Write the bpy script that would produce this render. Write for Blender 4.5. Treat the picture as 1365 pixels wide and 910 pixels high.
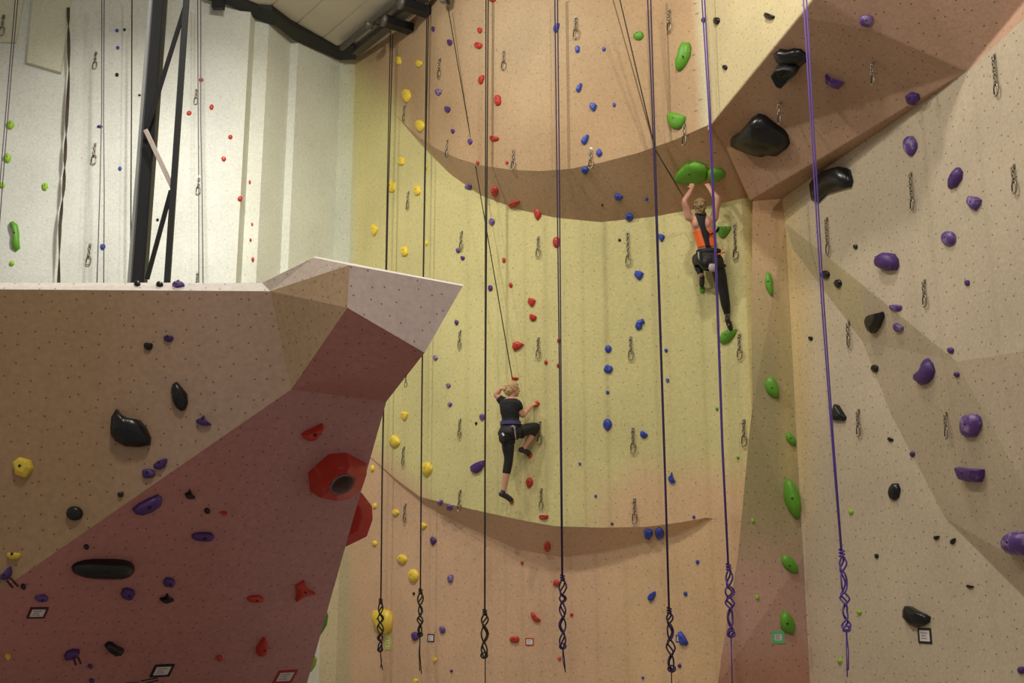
import bpy, bmesh, math, random
from mathutils import Vector, Matrix, noise
from mathutils.bvhtree import BVHTree
from mathutils.geometry import tessellate_polygon

for o in list(bpy.data.objects): bpy.data.objects.remove(o)
S = bpy.context.scene
C = S.collection
PI = math.pi

# ---------------------------------------------------------------- camera, light, exposure
F = 1500.0                                   # focal length in px of the 1365 px wide frame
PITCH = math.radians(12.4)
CAM = Vector((0, 0, 1.7))
cam = bpy.data.objects.new('camera', bpy.data.cameras.new('camera'))
C.objects.link(cam)
cam.location = CAM
cam.rotation_euler = (math.radians(90) + PITCH, 0, 0)
cam.data.sensor_width = 36
cam.data.lens = 36 * F / 1365
S.camera = cam

S.view_settings.view_transform = 'Standard'
S.view_settings.look = 'None'
S.view_settings.exposure = 0.0
S.view_settings.gamma = 1
S.view_settings.use_curve_mapping = False

W = bpy.data.worlds.new('world'); S.world = W
W.use_nodes = True
W.node_tree.nodes['Background'].inputs[0].default_value = (1.0, 0.90, 0.80, 1)
W.node_tree.nodes['Background'].inputs[1].default_value = 0.27

def lamp(name, loc, target, power, size, col=(1.0, 0.93, 0.83), spread=180):
    l = bpy.data.lights.new(name, 'AREA')
    l.shape = 'DISK'; l.size = size; l.energy = power; l.color = col; l.spread = math.radians(spread)
    o = bpy.data.objects.new(name, l); C.objects.link(o)
    o.location = loc
    o.rotation_euler = (Vector(target) - Vector(loc)).to_track_quat('-Z', 'Y').to_euler()
    return o
LAMPS = [
    # place, aim, watts, size (metres), optional beam angle
    ('hall_or_fill_lamp', (-2.9, 12.1, 11.2), (0.3, 16.2, 5.0), 195, 0.35),
    ('hall_or_fill_lamp', (-4.4, 13.4, 10.0), (-5.3, 17.6, 5.0), 130, 0.35, 122),
    ('hall_or_fill_lamp', (1.6, 10.0, 11.2), (3.6, 13.6, 4.0), 170, 0.35),
    ('hall_or_fill_lamp', (-2.6, 8.8, 11.2), (-2.4, 7.6, 3.7), 230, 0.35),
    ('hall_or_fill_lamp', (-1.0, 2.0, 10.5), (1.5, 12.0, 1.0), 230, 1.2),  # fill lamp added to lift the boulder front and lower walls
]
for L in LAMPS: lamp(*L[:5], spread=L[5] if len(L) > 5 else 180)

# ---------------------------------------------------------------- helpers
def ray(px, py):
    u = (px - 682.5) / F; v = (455 - py) / F
    return Vector((u, math.cos(PITCH) - math.sin(PITCH) * v, math.sin(PITCH) + math.cos(PITCH) * v))
def P(px, py, Y):
    d = ray(px, py); return CAM + d * (Y / d.y)
def PZ(px, py, z):
    d = ray(px, py); return CAM + d * ((z - CAM.z) / d.z)
def proj(p):
    d = p - CAM
    f = d.y * math.cos(PITCH) + d.z * math.sin(PITCH)
    v = -d.y * math.sin(PITCH) + d.z * math.cos(PITCH)
    return 682.5 + F * d.x / f, 455 - F * v / f
def onplane(px, py, a, b, c):
    n = (b - a).cross(c - a); d = ray(px, py)
    return CAM + d * ((a - CAM).dot(n) / d.dot(n))
def interp(x, pts):
    if x <= pts[0][0]: return pts[0][1]
    for (x0, y0), (x1, y1) in zip(pts, pts[1:]):
        if x <= x1: return y0 + (y1 - y0) * (x - x0) / (x1 - x0)
    return pts[-1][1]
def sm(a, b, x):
    t = max(0, min(1, (x - a) / (b - a))) if a != b else float(x > a)
    return t * t * (3 - 2 * t)
def lin(c):
    return tuple(((v / 255) / 12.92 if v / 255 <= .04045 else ((v / 255 + .055) / 1.055) ** 2.4) for v in c)
def mix(a, b, t): return tuple(a[i] + (b[i] - a[i]) * t for i in range(3))
_SRGB = lambda *c: lin(c)

def tag(o, label=None, cat=None, group=None, kind=None):
    if label: o['label'] = label
    if cat: o['category'] = cat
    if group: o['group'] = group
    if kind: o['kind'] = kind
    return o
def empty(name, loc, label, cat, group=None):
    o = bpy.data.objects.new(name, None); C.objects.link(o)
    o.location = loc; o.empty_display_size = .1
    return tag(o, label, cat, group)
def link(name, me, mat, parent=None):
    o = bpy.data.objects.new(name, me); C.objects.link(o)
    if mat is not None: me.materials.clear(); me.materials.append(mat)
    if parent is not None:
        o.parent = parent
        o.matrix_parent_inverse = Matrix.Translation(-parent.location) if True else None
    return o
def obj(name, bm, mat, parent=None, smooth=False, sub=0):
    """vertices are given in world space; parent inverse undoes the parent's place"""
    me = bpy.data.meshes.new(name)
    bmesh.ops.recalc_face_normals(bm, faces=bm.faces[:])
    bm.to_mesh(me); bm.free()
    if smooth:
        for p in me.polygons: p.use_smooth = True
    o = link(name, me, mat, parent)
    if sub:
        m = o.modifiers.new('sub', 'SUBSURF'); m.levels = m.render_levels = sub
    return o
def dup(root, loc, rotz=None, scale=None):
    r = root.copy(); C.objects.link(r); r.location = loc
    if rotz is not None: r.rotation_euler = (0, 0, rotz)
    if scale is not None: r.scale = (scale,) * 3
    for ch in list(root.children):
        c = ch.copy(); C.objects.link(c); c.parent = r
        for g in list(ch.children):
            d = g.copy(); C.objects.link(d); d.parent = c
    return r
def tube(bm, pts, r, seg=8, closed=False, caps=True):
    pts = [Vector(p) for p in pts]; n = len(pts)
    rings = []; prev = None
    for i, p in enumerate(pts):
        if closed: t = pts[(i + 1) % n] - pts[i - 1]
        else: t = pts[min(i + 1, n - 1)] - pts[max(i - 1, 0)]
        if t.length < 1e-9: t = Vector((0, 0, 1))
        t.normalize()
        if prev is None:
            a = Vector((0, 1, 0)) if abs(t.y) < .9 else Vector((1, 0, 0))
            u = t.cross(a).normalized()
        else:
            u = (prev - t * prev.dot(t)).normalized()
        prev = u; w = t.cross(u)
        rr = r[i] if isinstance(r, (list, tuple)) else r
        rings.append([bm.verts.new(p + (u * math.cos(2 * PI * k / seg) + w * math.sin(2 * PI * k / seg)) * rr) for k in range(seg)])
    m = n if closed else n - 1
    for i in range(m):
        A, B = rings[i], rings[(i + 1) % n]
        for k in range(seg):
            bm.faces.new((A[k], A[(k + 1) % seg], B[(k + 1) % seg], B[k]))
    if not closed and caps:
        bm.faces.new(rings[0][::-1]); bm.faces.new(rings[-1])
def box(bm, c, ax, ay, az, bev=0):
    """box centred at c with half-axis vectors"""
    c = Vector(c); v = []
    for sx in (-1, 1):
        for sy in (-1, 1):
            for sz in (-1, 1): v.append(bm.verts.new(c + ax * sx + ay * sy + az * sz))
    f = []
    for q in ((0, 1, 3, 2), (4, 6, 7, 5), (0, 4, 5, 1), (2, 3, 7, 6), (0, 2, 6, 4), (1, 5, 7, 3)):
        f.append(bm.faces.new([v[i] for i in q]))
    if bev:
        ed = list({e for x in f for e in x.edges})
        bmesh.ops.bevel(bm, geom=ed, offset=bev, segments=2, affect='EDGES', clamp_overlap=True)
def bar(bm, a, b, w, d, side=Vector((1, 0, 0)), bev=0):
    a = Vector(a); b = Vector(b); t = (b - a); L = t.length; t.normalize()
    s = (side - t * side.dot(t)).normalized(); n = t.cross(s)
    box(bm, (a + b) / 2, s * w / 2, n * d / 2, t * L / 2, bev)

# ---------------------------------------------------------------- materials
def newmat(name):
    m = bpy.data.materials.new(name); m.use_nodes = True
    return m, m.node_tree.nodes, m.node_tree.links, m.node_tree.nodes['Principled BSDF']
def plain(name, rgb, rough=.5, metal=0, var=.12, scale=30, bump=0, spec=.5):
    m, N, L, B = newmat(name)
    B.inputs['Roughness'].default_value = rough; B.inputs['Metallic'].default_value = metal
    B.inputs['Specular IOR Level'].default_value = spec
    tc = N.new('ShaderNodeTexCoord'); nz = N.new('ShaderNodeTexNoise'); nz.inputs['Scale'].default_value = scale
    L.new(tc.outputs['Object'], nz.inputs['Vector'])
    mx = N.new('ShaderNodeMix'); mx.data_type = 'RGBA'
    mx.inputs[6].default_value = (*[v * (1 - var) for v in rgb], 1)
    mx.inputs[7].default_value = (*[min(1, v * (1 + var)) for v in rgb], 1)
    L.new(nz.outputs[0], mx.inputs[0]); L.new(mx.outputs[2], B.inputs['Base Color'])
    if bump:
        b = N.new('ShaderNodeBump'); b.inputs['Strength'].default_value = bump; b.inputs['Distance'].default_value = .01
        L.new(nz.outputs[0], b.inputs['Height']); L.new(b.outputs[0], B.inputs['Normal'])
    return m
def wallmat(name, spacing, rdot, dotcol=(.03, .022, .016), rough=.85, dots=True, dotmix=.85, streak=0.0):
    m, N, L, B = newmat(name)
    B.inputs['Roughness'].default_value = rough; B.inputs['Specular IOR Level'].default_value = .25
    at = N.new('ShaderNodeAttribute'); at.attribute_name = 'paint'
    tc = N.new('ShaderNodeTexCoord')
    n1 = N.new('ShaderNodeTexNoise'); n1.inputs['Scale'].default_value = .9; n1.inputs['Detail'].default_value = 5
    n2 = N.new('ShaderNodeTexNoise'); n2.inputs['Scale'].default_value = 26; n2.inputs['Detail'].default_value = 4
    L.new(tc.outputs['Object'], n1.inputs['Vector']); L.new(tc.outputs['Object'], n2.inputs['Vector'])
    ad = N.new('ShaderNodeMath'); ad.operation = 'ADD'; L.new(n1.outputs[0], ad.inputs[0]); L.new(n2.outputs[0], ad.inputs[1])
    mr = N.new('ShaderNodeMapRange'); L.new(ad.outputs[0], mr.inputs[0])
    mr.inputs[1].default_value = .7; mr.inputs[2].default_value = 1.3; mr.inputs[3].default_value = .86; mr.inputs[4].default_value = 1.1
    mul = N.new('ShaderNodeVectorMath'); mul.operation = 'SCALE'
    L.new(at.outputs['Color'], mul.inputs[0]); L.new(mr.outputs[0], mul.inputs['Scale'])
    col = mul.outputs[0]
    if dots:
        uv = N.new('ShaderNodeUVMap'); uv.uv_map = 'grid'
        vo = N.new('ShaderNodeTexVoronoi'); vo.voronoi_dimensions = '2D'; vo.feature = 'F1'
        vo.inputs['Scale'].default_value = 1 / spacing; vo.inputs['Randomness'].default_value = .62
        L.new(uv.outputs[0], vo.inputs['Vector'])
        lt = N.new('ShaderNodeMapRange'); L.new(vo.outputs['Distance'], lt.inputs[0])
        lt.inputs[1].default_value = rdot / spacing * .7; lt.inputs[2].default_value = rdot / spacing * 1.3
        lt.inputs[3].default_value = dotmix; lt.inputs[4].default_value = 0
        mx = N.new('ShaderNodeMix'); mx.data_type = 'RGBA'
        L.new(lt.outputs[0], mx.inputs[0]); L.new(col, mx.inputs[6]); mx.inputs[7].default_value = (*dotcol, 1)
        col = mx.outputs[2]
    L.new(col, B.inputs['Base Color'])
    b = N.new('ShaderNodeBump'); b.inputs['Strength'].default_value = .25; b.inputs['Distance'].default_value = .012
    L.new(n2.outputs[0], b.inputs['Height']); L.new(b.outputs[0], B.inputs['Normal'])
    return m
M_back = wallmat('textured_wall_paint', .21, .0085, dotmix=.6)
M_left = wallmat('pale_wall_paint', .26, .008, dotmix=.38)
M_right = wallmat('beige_wall_paint', .17, .0085, dotmix=.75)
M_boul = wallmat('boulder_paint', .105, .0058, dotmix=.68)
M_flat = wallmat('rim_paint', .2, .01, dots=False)

def holdmat(name, rgb, rough=.45, chalk=.0, chalkcol=(.62, .58, .60)):
    m, N, L, B = newmat(name)
    B.inputs['Roughness'].default_value = rough
    tc = N.new('ShaderNodeTexCoord'); oi = N.new('ShaderNodeObjectInfo')
    ad = N.new('ShaderNodeVectorMath'); ad.operation = 'ADD'
    sc = N.new('ShaderNodeMath'); sc.operation = 'MULTIPLY'; sc.inputs[1].default_value = 37
    L.new(oi.outputs['Random'], sc.inputs[0]); L.new(tc.outputs['Object'], ad.inputs[0]); L.new(sc.outputs[0], ad.inputs[1])
    nz = N.new('ShaderNodeTexNoise'); nz.inputs['Scale'].default_value = 11; nz.inputs['Detail'].default_value = 5
    L.new(ad.outputs[0], nz.inputs['Vector'])
    mr = N.new('ShaderNodeMapRange'); mr.inputs[1].default_value = .62 - chalk * .5; mr.inputs[2].default_value = .8 - chalk * .5
    mr.inputs[3].default_value = 0; mr.inputs[4].default_value = .25 + chalk
    L.new(nz.outputs[0], mr.inputs[0])
    mx = N.new('ShaderNodeMix'); mx.data_type = 'RGBA'; mx.inputs[6].default_value = (*rgb, 1); mx.inputs[7].default_value = (*chalkcol, 1)
    L.new(mr.outputs[0], mx.inputs[0]); L.new(mx.outputs[2], B.inputs['Base Color'])
    n2 = N.new('ShaderNodeTexNoise'); n2.inputs['Scale'].default_value = 90
    L.new(tc.outputs['Object'], n2.inputs['Vector'])
    b = N.new('ShaderNodeBump'); b.inputs['Strength'].default_value = .2; b.inputs['Distance'].default_value = .004
    L.new(n2.outputs[0], b.inputs['Height']); L.new(b.outputs[0], B.inputs['Normal'])
    return m
HM = dict(
    red=holdmat('red_resin', (.50, .035, .02)), blue=holdmat('blue_resin', (.03, .065, .42), chalk=.12, chalkcol=(.35, .4, .7)),
    yellow=holdmat('yellow_resin', (.80, .60, .06)), green=holdmat('green_resin', (.11, .34, .02)),
    lime=holdmat('lime_resin', (.30, .55, .03)),
    purple=holdmat('purple_resin', (.075, .025, .17), chalk=.03), lilac=holdmat('chalky_purple_resin', (.11, .045, .24), chalk=.27, chalkcol=(.50, .42, .60)),
    black=holdmat('black_resin', (.006, .007, .008), rough=.27, chalk=-.05, chalkcol=(.09, .09, .09)),
    orange=holdmat('orange_resin', (.55, .11, .02)))
M_bolt = plain('bolt_socket_dark', (.02, .018, .016), .5, .3)
M_steel = plain('galvanised_steel', (.45, .42, .36), .35, .9)
M_darksteel = plain('black_painted_steel', (.018, .019, .021), .5, .2)
M_greysteel = plain('grey_painted_steel', (.34, .36, .36), .5, .2)
M_rope_black = plain('black_rope', (.022, .018, .014), .85, scale=300, var=.5, bump=.3)
M_rope_grey = plain('grey_rope', (.10, .09, .11), .85, scale=300, var=.5, bump=.3)
M_rope_navy = plain('dark_violet_rope', (.030, .018, .075), .85, scale=300, var=.5, bump=.3)
M_rope_violet = plain('violet_rope', (.085, .045, .24), .85, scale=300, var=.5, bump=.3)
M_rope_bright = plain('bright_violet_rope', (.13, .07, .36), .85, scale=300, var=.5, bump=.3)
M_rope_tan = plain('tan_rope', (.16, .11, .06), .85, scale=300, var=.5, bump=.3)

# ---------------------------------------------------------------- the setting
HITS = []                                    # (bvh, object) of surfaces holds are bolted to
def register(o):
    me = o.data
    HITS.append((BVHTree.FromPolygons([v.co.copy() for v in me.vertices], [tuple(p.vertices) for p in me.polygons]), o))
def finish(name, bm, mat, kind='structure'):
    me = bpy.data.meshes.new(name)
    bm.to_mesh(me); bm.free()
    o = link(name, me, mat)
    if kind: o['kind'] = kind
    register(o)
    return o

# -- curved back wall: three storeys of bulging panels
BASE = [(436, 19.7), (441, 19.6), (462, 19.55), (500, 18.9), (535, 18.3), (570, 17.75), (610, 17.35), (650, 17.05), (700, 16.8), (745, 16.6), (800, 16.3), (850, 16.0), (900, 15.7), (940, 15.4), (1003, 14.86), (1012, 15.0), (1040, 15.5)]
L1 = [(525, 150), (555, 180), (580, 197), (610, 211), (640, 220), (680, 226), (720, 228), (760, 225), (800, 217), (850, 204), (900, 186), (945, 166), (1030, 130)]
L2 = [(525, 150.05), (540, 168), (560, 192), (600, 232), (640, 260), (690, 279), (740, 290), (800, 296), (870, 289), (940, 276), (1030, 255)]
L3 = [(480, 598), (505, 618), (530, 640), (560, 662), (600, 672), (640, 681), (700, 694), (740, 701), (800, 703), (860, 702), (900, 697), (930, 692), (942, 690), (1030, 700)]
L4 = [(480, 598.05), (505, 620), (530, 644), (560, 668), (600, 690), (640, 710), (690, 732), (745, 742), (800, 736), (860, 722), (900, 712), (930, 699), (942, 690.05), (1030, 700.05)]
ZTOP = 11.5
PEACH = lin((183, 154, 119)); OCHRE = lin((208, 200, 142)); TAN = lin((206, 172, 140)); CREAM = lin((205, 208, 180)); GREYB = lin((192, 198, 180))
TANR = lin((214, 182, 142))
def paint_back(px, py, zone):
    n = noise.noise(Vector((px / 90, py / 90, 3.1))) * .5 + .5
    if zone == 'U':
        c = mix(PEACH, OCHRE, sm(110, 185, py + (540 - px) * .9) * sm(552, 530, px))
        c = mix(c, lin((206, 188, 156)), .5 * sm(-40, 60, 60 - abs(px - 700) * .5 - abs(py - 40) * .4))  # soft highlight painted into the peach colour around its upper middle
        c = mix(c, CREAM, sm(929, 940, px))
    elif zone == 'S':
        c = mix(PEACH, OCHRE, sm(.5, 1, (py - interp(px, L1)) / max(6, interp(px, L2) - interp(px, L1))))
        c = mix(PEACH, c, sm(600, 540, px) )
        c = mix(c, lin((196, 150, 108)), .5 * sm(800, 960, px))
    elif zone == 'M':
        b = 590 + 40 * noise.noise(Vector((px / 70, 0, 0)))
        lo = sm(b, b + 75, py) * sm(745, 850, px)
        c = mix(OCHRE, TANR, lo)
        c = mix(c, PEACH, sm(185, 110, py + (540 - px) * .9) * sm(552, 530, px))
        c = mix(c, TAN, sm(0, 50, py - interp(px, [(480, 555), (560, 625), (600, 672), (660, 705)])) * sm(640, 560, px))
    else:
        c = mix(TAN, TANR, sm(760, 860, px))
    if px < 480:
        c = mix(c, mix(mix(GREYB, CREAM, sm(300, 120, py)), lin((186, 172, 138)), sm(480, 700, py)), sm(475, 463, px - (py - 450) * -.004))
    return mix(c, tuple(v * .9 for v in c), n * .5)

def build_back():
    bm = bmesh.new(); uvl = bm.loops.layers.uv.new('grid'); cl = bm.loops.layers.float_color.new('paint')
    xs = [436, 441, 446, 452, 458, 462, 466]
    x = 472
    while x < 1034: xs.append(x); x += 7
    Q = [P(x, 450, interp(x, BASE)).to_2d() for x in xs]
    # smooth the plan curve away from the corner facets
    for _ in range(6):
        R = [q.copy() for q in Q]
        for i in range(8, len(Q) - 1): R[i] = (Q[i - 1] + Q[i] * 2 + Q[i + 1]) / 4
        Q = R
    cols = []; arc = 0
    for i, x in enumerate(xs):
        if i: arc += (Q[i] - Q[i - 1]).length
        t = (Q[min(i + 1, len(Q) - 1)] - Q[max(i - 1, 0)]).normalized(); n = Vector((t.y, -t.x))
        if n.y > 0: n = -n
        gM = max(0, interp(x, L4) - interp(x, L3)) / 100.0
        gU = max(0, interp(x, L2) - interp(x, L1)) / 137.0 * 1.12
        def zat(off, Lf):
            q = Q[i] + n * off; z = 5.0
            for _ in range(12):
                p = Vector((q.x, q.y, z)); a, b = proj(p)
                z = P(a, interp(a, Lf), q.y).z
            return z
        z4 = zat(0, L4); z3 = zat(gM, L3); z2 = zat(gM, L2); z1 = zat(gM + gU, L1)
        z3 = max(z3, z4 + .002); z1 = max(z1, z2 + .002)
        rows = []
        def seg(za, oa, zb, ob, k, zone, first=False):
            for j in range(0 if first else 1, k + 1):
                s = j / k; rows.append((za + (zb - za) * s, oa + (ob - oa) * s, zone))
        seg(0, 0, z4, 0, 14, 'L', True)
        seg(z4, 0, z3, gM, 4, 'L')
        seg(z3, gM, z2, gM, 30, 'M')
        seg(z2, gM, z1, gM + gU, 6, 'S')
        seg(z1, gM + gU, ZTOP, gM + gU, 24, 'U')
        col = []; va = 0; pp = None
        for z, off, zone in rows:
            q = Q[i] + n * off; p = Vector((q.x, q.y, z))
            if pp is not None: va += (p - pp).length
            pp = p
            col.append((bm.verts.new(p), va, zone, p))
        cols.append((col, arc))
    for (A, ua), (B, ub) in zip(cols, cols[1:]):
        for k in range(len(A) - 1):
            f = bm.faces.new((A[k][0], B[k][0], B[k + 1][0], A[k + 1][0])); f.smooth = True
            dat = [(A[k], ua), (B[k], ub), (B[k + 1], ub), (A[k + 1], ua)]
            zone = A[k + 1][2]
            for l, (d, u) in zip(f.loops, dat):
                l[uvl].uv = (u, d[1])
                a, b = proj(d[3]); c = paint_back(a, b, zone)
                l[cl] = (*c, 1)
    bm.normal_update()
    if sum(f.normal.y for f in bm.faces) > 0: bmesh.ops.reverse_faces(bm, faces=bm.faces[:])
    # crisp lips
    for e in bm.edges:
        if len(e.link_faces) == 2 and e.calc_face_angle(0) > math.radians(24): e.smooth = False
    return finish('wall_back', bm, M_back), Q
wall_back, QB = build_back()

# -- faceted pieces
def facets(name, faces, mat, n=6, kind='structure', bevel=0.0, parent=None, reg=True):
    """faces: list of (polygon of world points, colour or colour function of the pixel)"""
    bm = bmesh.new(); uvl = bm.loops.layers.uv.new('grid'); cl = bm.loops.layers.float_color.new('paint')
    cache = {}
    def V(p):
        k = (round(p.x, 4), round(p.y, 4), round(p.z, 4))
        if k not in cache: cache[k] = bm.verts.new(p)
        return cache[k]
    for fi, (poly, col) in enumerate(faces):
        nrm = Vector((0, 0, 0))
        for i in range(len(poly)):
            a, b = poly[i], poly[(i + 1) % len(poly)]; nrm += a.cross(b)
        nrm.normalize()
        if nrm.dot(sum(poly, Vector()) / len(poly) - CAM) > 0: nrm = -nrm
        up = Vector((0, 0, 1)); t = up.cross(nrm)
        t = t.normalized() if t.length > .05 else Vector((1, 0, 0)); w = nrm.cross(t)
        for tri in tessellate_polygon([poly]):
            a, b, c = [poly[i] for i in tri]
            g = {}
            for i in range(n + 1):
                for j in range(n + 1 - i):
                    g[i, j] = a + (b - a) * (i / n) + (c - a) * (j / n)
            tris = []
            for i in range(n):
                for j in range(n - i):
                    tris.append((g[i, j], g[i + 1, j], g[i, j + 1]))
                    if i + j < n - 1: tris.append((g[i + 1, j], g[i + 1, j + 1], g[i, j + 1]))
            for q in tris:
                vs = [V(p) for p in q]
                if len(set(vs)) < 3: continue
                try: f = bm.faces.new(vs)
                except ValueError: continue
                f.normal_update()
                if f.normal.dot(nrm) < 0: f.normal_flip()
                for l in f.loops:
                    p = l.vert.co
                    l[uvl].uv = (p.dot(t) + fi * 3.7, p.dot(w))
                    cc = col(*proj(p)) if callable(col) else col
                    l[cl] = (*cc, 1)
    o = finish(name, bm, mat, kind)
    if not reg: HITS.pop()
    if bevel:
        m = o.modifiers.new('bevel', 'BEVEL'); m.width = bevel; m.segments = 3
        m.limit_method = 'ANGLE'; m.angle_limit = math.radians(9)
    return o
def vert(p, z): return Vector((p.x, p.y, z))

# left wall, fluted towards the corner
def build_left():
    plan = [(452, 150, 19.62), (391, 200, 18.62), (381, 200, 18.64), (350, 200, 18.02), (331, 200, 17.98), (324, 200, 17.72), (180, 200, 17.2), (0, 200, 16.7), (-90, 200, 16.45)]
    pts = [P(*q) for q in plan]; pts[0] = Vector((QB[1].x, QB[1].y, 0))
    def col(px, py):
        c = lin((210, 215, 208))
        return mix(c, lin((212, 216, 204)), sm(300, 340, px))
    fs = []
    for a, b in zip(pts, pts[1:]):
        zs = [0, 4, 8, ZTOP]
        for z0, z1 in zip(zs, zs[1:]):
            fs.append(([vert(a, z0), vert(b, z0), vert(b, z1), vert(a, z1)], col))
    return facets('wall_left', fs, M_left, n=5), pts
wall_left, LP = build_left()

# raised panels high on the left wall
def slab(name, quad, th, mat, col, kind='structure'):
    pts = [hitp(*q)[0] for q in quad]; n = hitp(*quad[0])[1]
    up = [p + n * th for p in pts]; dn = [p - n * .02 for p in pts]
    fs = [(up, col)]
    for i in range(4):
        j = (i + 1) % 4; fs.append(([dn[i], dn[j], up[j], up[i]], col))
    return facets(name, fs, mat, n=1, kind=kind)
def hitp(px, py, only=None):
    d = ray(px, py).normalized(); best = None
    for t, o in HITS:
        if only and o.name not in only: continue
        r = t.ray_cast(CAM, d)
        if r[0] is not None and (best is None or r[3] < best[3]): best = (r[0], r[1], o, r[3])
    if best is None: raise RuntimeError('no surface at %s %s' % (px, py))
    n = best[1]
    if n.dot(d) > 0: n = -n
    return best[0], n, best[2], best[3]
slab('trim_1', [(46, -12), (37, 86), (82, 99), (97, -12)], .09, M_flat, lin((200, 202, 182)))
slab('trim_2', [(-60, -8), (-60, 56), (22, 58), (34, -12)], .05, M_flat, lin((202, 204, 184)))

# right side: buttress strip, faceted right wall, roof prism
S0, S1, S2, S3 = P(1004, 240, 14.80), P(1003, 545, 14.78), P(985, 740, 14.55), P(957, 912, 14.3)
S3b = Vector((S3.x - .12, S3.y - .1, 0))
CP = P(1060, 545, 14.75)
def behind(p):
    d = p - CAM; return CAM + d * ((d.y + .8) / d.y) + Vector((.03, 0, 0))
def onv(px, py, a, b):
    """point of the vertical plane through plan points a, b seen at the pixel"""
    n = Vector((b.y - a.y, -(b.x - a.x), 0)); d = ray(px, py)
    return CAM + d * ((Vector((a.x, a.y, 0)) - CAM).dot(n) / d.dot(n))
Ue = Vector((3.69, 14.75, 0)); Uf = Vector((3.69 + 4.6 * .305, 14.75 - 4.6, 0))
Le = Vector((3.74, 14.75, 0)); Lf = Vector((3.74 + 4.6 * .43, 14.75 - 4.6, 0))
C0, C1, C2 = vert(CP, P(1042, 250, CP.y).z), vert(CP, P(1046, 300, CP.y).z), vert(CP, P(1060, 545, CP.y).z)
C3, C4 = vert(CP, P(1070, 740, CP.y).z), vert(CP, 0)
BEIGE = lin((196, 182, 157)); BEIGE2 = lin((196, 178, 146)); STRIP = lin((190, 160, 120)); YEL = lin((214, 190, 122)); PINK = lin((190, 154, 138)); BROWN = lin((182, 136, 114))
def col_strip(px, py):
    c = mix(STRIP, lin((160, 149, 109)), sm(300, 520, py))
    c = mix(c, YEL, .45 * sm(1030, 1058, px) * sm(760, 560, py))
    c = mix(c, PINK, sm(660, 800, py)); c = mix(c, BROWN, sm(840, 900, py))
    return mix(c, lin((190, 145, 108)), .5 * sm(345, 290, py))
def col_low(px, py):
    c = mix(BEIGE, lin((212, 186, 125)), .8 * sm(1100, 1062, px) * sm(740, 600, py))
    c = mix(c, PINK, .75 * sm(1090, 1066, px) * sm(700, 800, py))
    return c
def col_up(px, py): return mix(BEIGE, lin((214, 196, 130)), .7 * sm(1085, 1045, px))
l0, l1, l2 = onv(1047, 298, Ue, Uf), onv(1150, 380, Ue, Uf), onv(1275, 482, Ue, Uf)
C1 = l0
e_, g_, h_, i_ = onv(1042, 265, Ue, Uf), onv(1140, 197, Ue, Uf), onv(1290, 95, Ue, Uf), onv(1450, -55, Ue, Uf)
C0 = e_
r_ = onv(1450, 455, Ue, Uf)
k0, k1, k2, k3, k4 = onv(1056, 330, Le, Lf), onv(1150, 455, Le, Lf), onv(1187, 550, Le, Lf), onv(1260, 690, Le, Lf), onv(1450, 880, Le, Lf)
r2 = P(1450, 800, 10.5)
m1 = onv(1450, 700, Le, Lf)
b0 = vert(Lf, 0) + Vector((.9, -2.0, 0)) 
def down(p): return vert(p, 0)
rf = [
    ([e_, g_, h_, i_, r_, l2, l1, l0], col_up),
    ([l2, r_, r2], lin((190, 174, 150))),
    ([C1, l0, l1, k1, k0], lin((190, 176, 138))),
    ([l1, l2, k3, k2, k1], lin((186, 171, 145))),
    ([l2, r2, k4, k3], lin((186, 171, 145))),
    ([C1, k0, k1, k2, k3, k4, down(k4), C4], col_low),
]
st = [
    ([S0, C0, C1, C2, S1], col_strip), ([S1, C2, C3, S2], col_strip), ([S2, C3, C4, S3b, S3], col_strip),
]
for a, b in ((S0, S1), (S1, S2), (S2, S3), (S3, S3b)):
    st.append(([a, b, behind(b), behind(a)], TANR))
wall_right = facets('wall_right', rf + st, M_right, n=6, bevel=.03)

bb = P(947, 166, 14.05); dd = P(1087, -6, 11.16)
pl3 = (bb, e_, h_)
cc_ = onplane(1065, 22, *pl3)
nn, ss = onplane(968, 197, *pl3), P(1000, 268, 14.6)
mm = onplane(1165, 40, *pl3)
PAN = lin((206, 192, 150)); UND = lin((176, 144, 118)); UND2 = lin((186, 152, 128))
aa = vert(bb, ZTOP); d2 = vert(dd, ZTOP)
ext1 = P(1190, -90, 10.6); ext2 = P(1460, -110, 9.5)
rp = [
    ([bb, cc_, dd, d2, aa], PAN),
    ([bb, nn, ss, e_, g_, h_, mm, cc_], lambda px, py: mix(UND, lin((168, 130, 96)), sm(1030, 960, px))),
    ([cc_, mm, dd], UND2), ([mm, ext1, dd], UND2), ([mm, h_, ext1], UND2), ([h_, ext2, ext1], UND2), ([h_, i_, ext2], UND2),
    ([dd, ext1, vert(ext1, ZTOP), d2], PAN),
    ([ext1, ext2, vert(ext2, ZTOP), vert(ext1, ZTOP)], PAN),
    ([bb, aa, aa + Vector((0.0, 1.2, 0)), bb + Vector((0.0, 1.2, 0))], lin((225, 222, 200))),
]
wall_roof = facets('trim_3', rp, M_right, n=6, bevel=.02)

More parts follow.
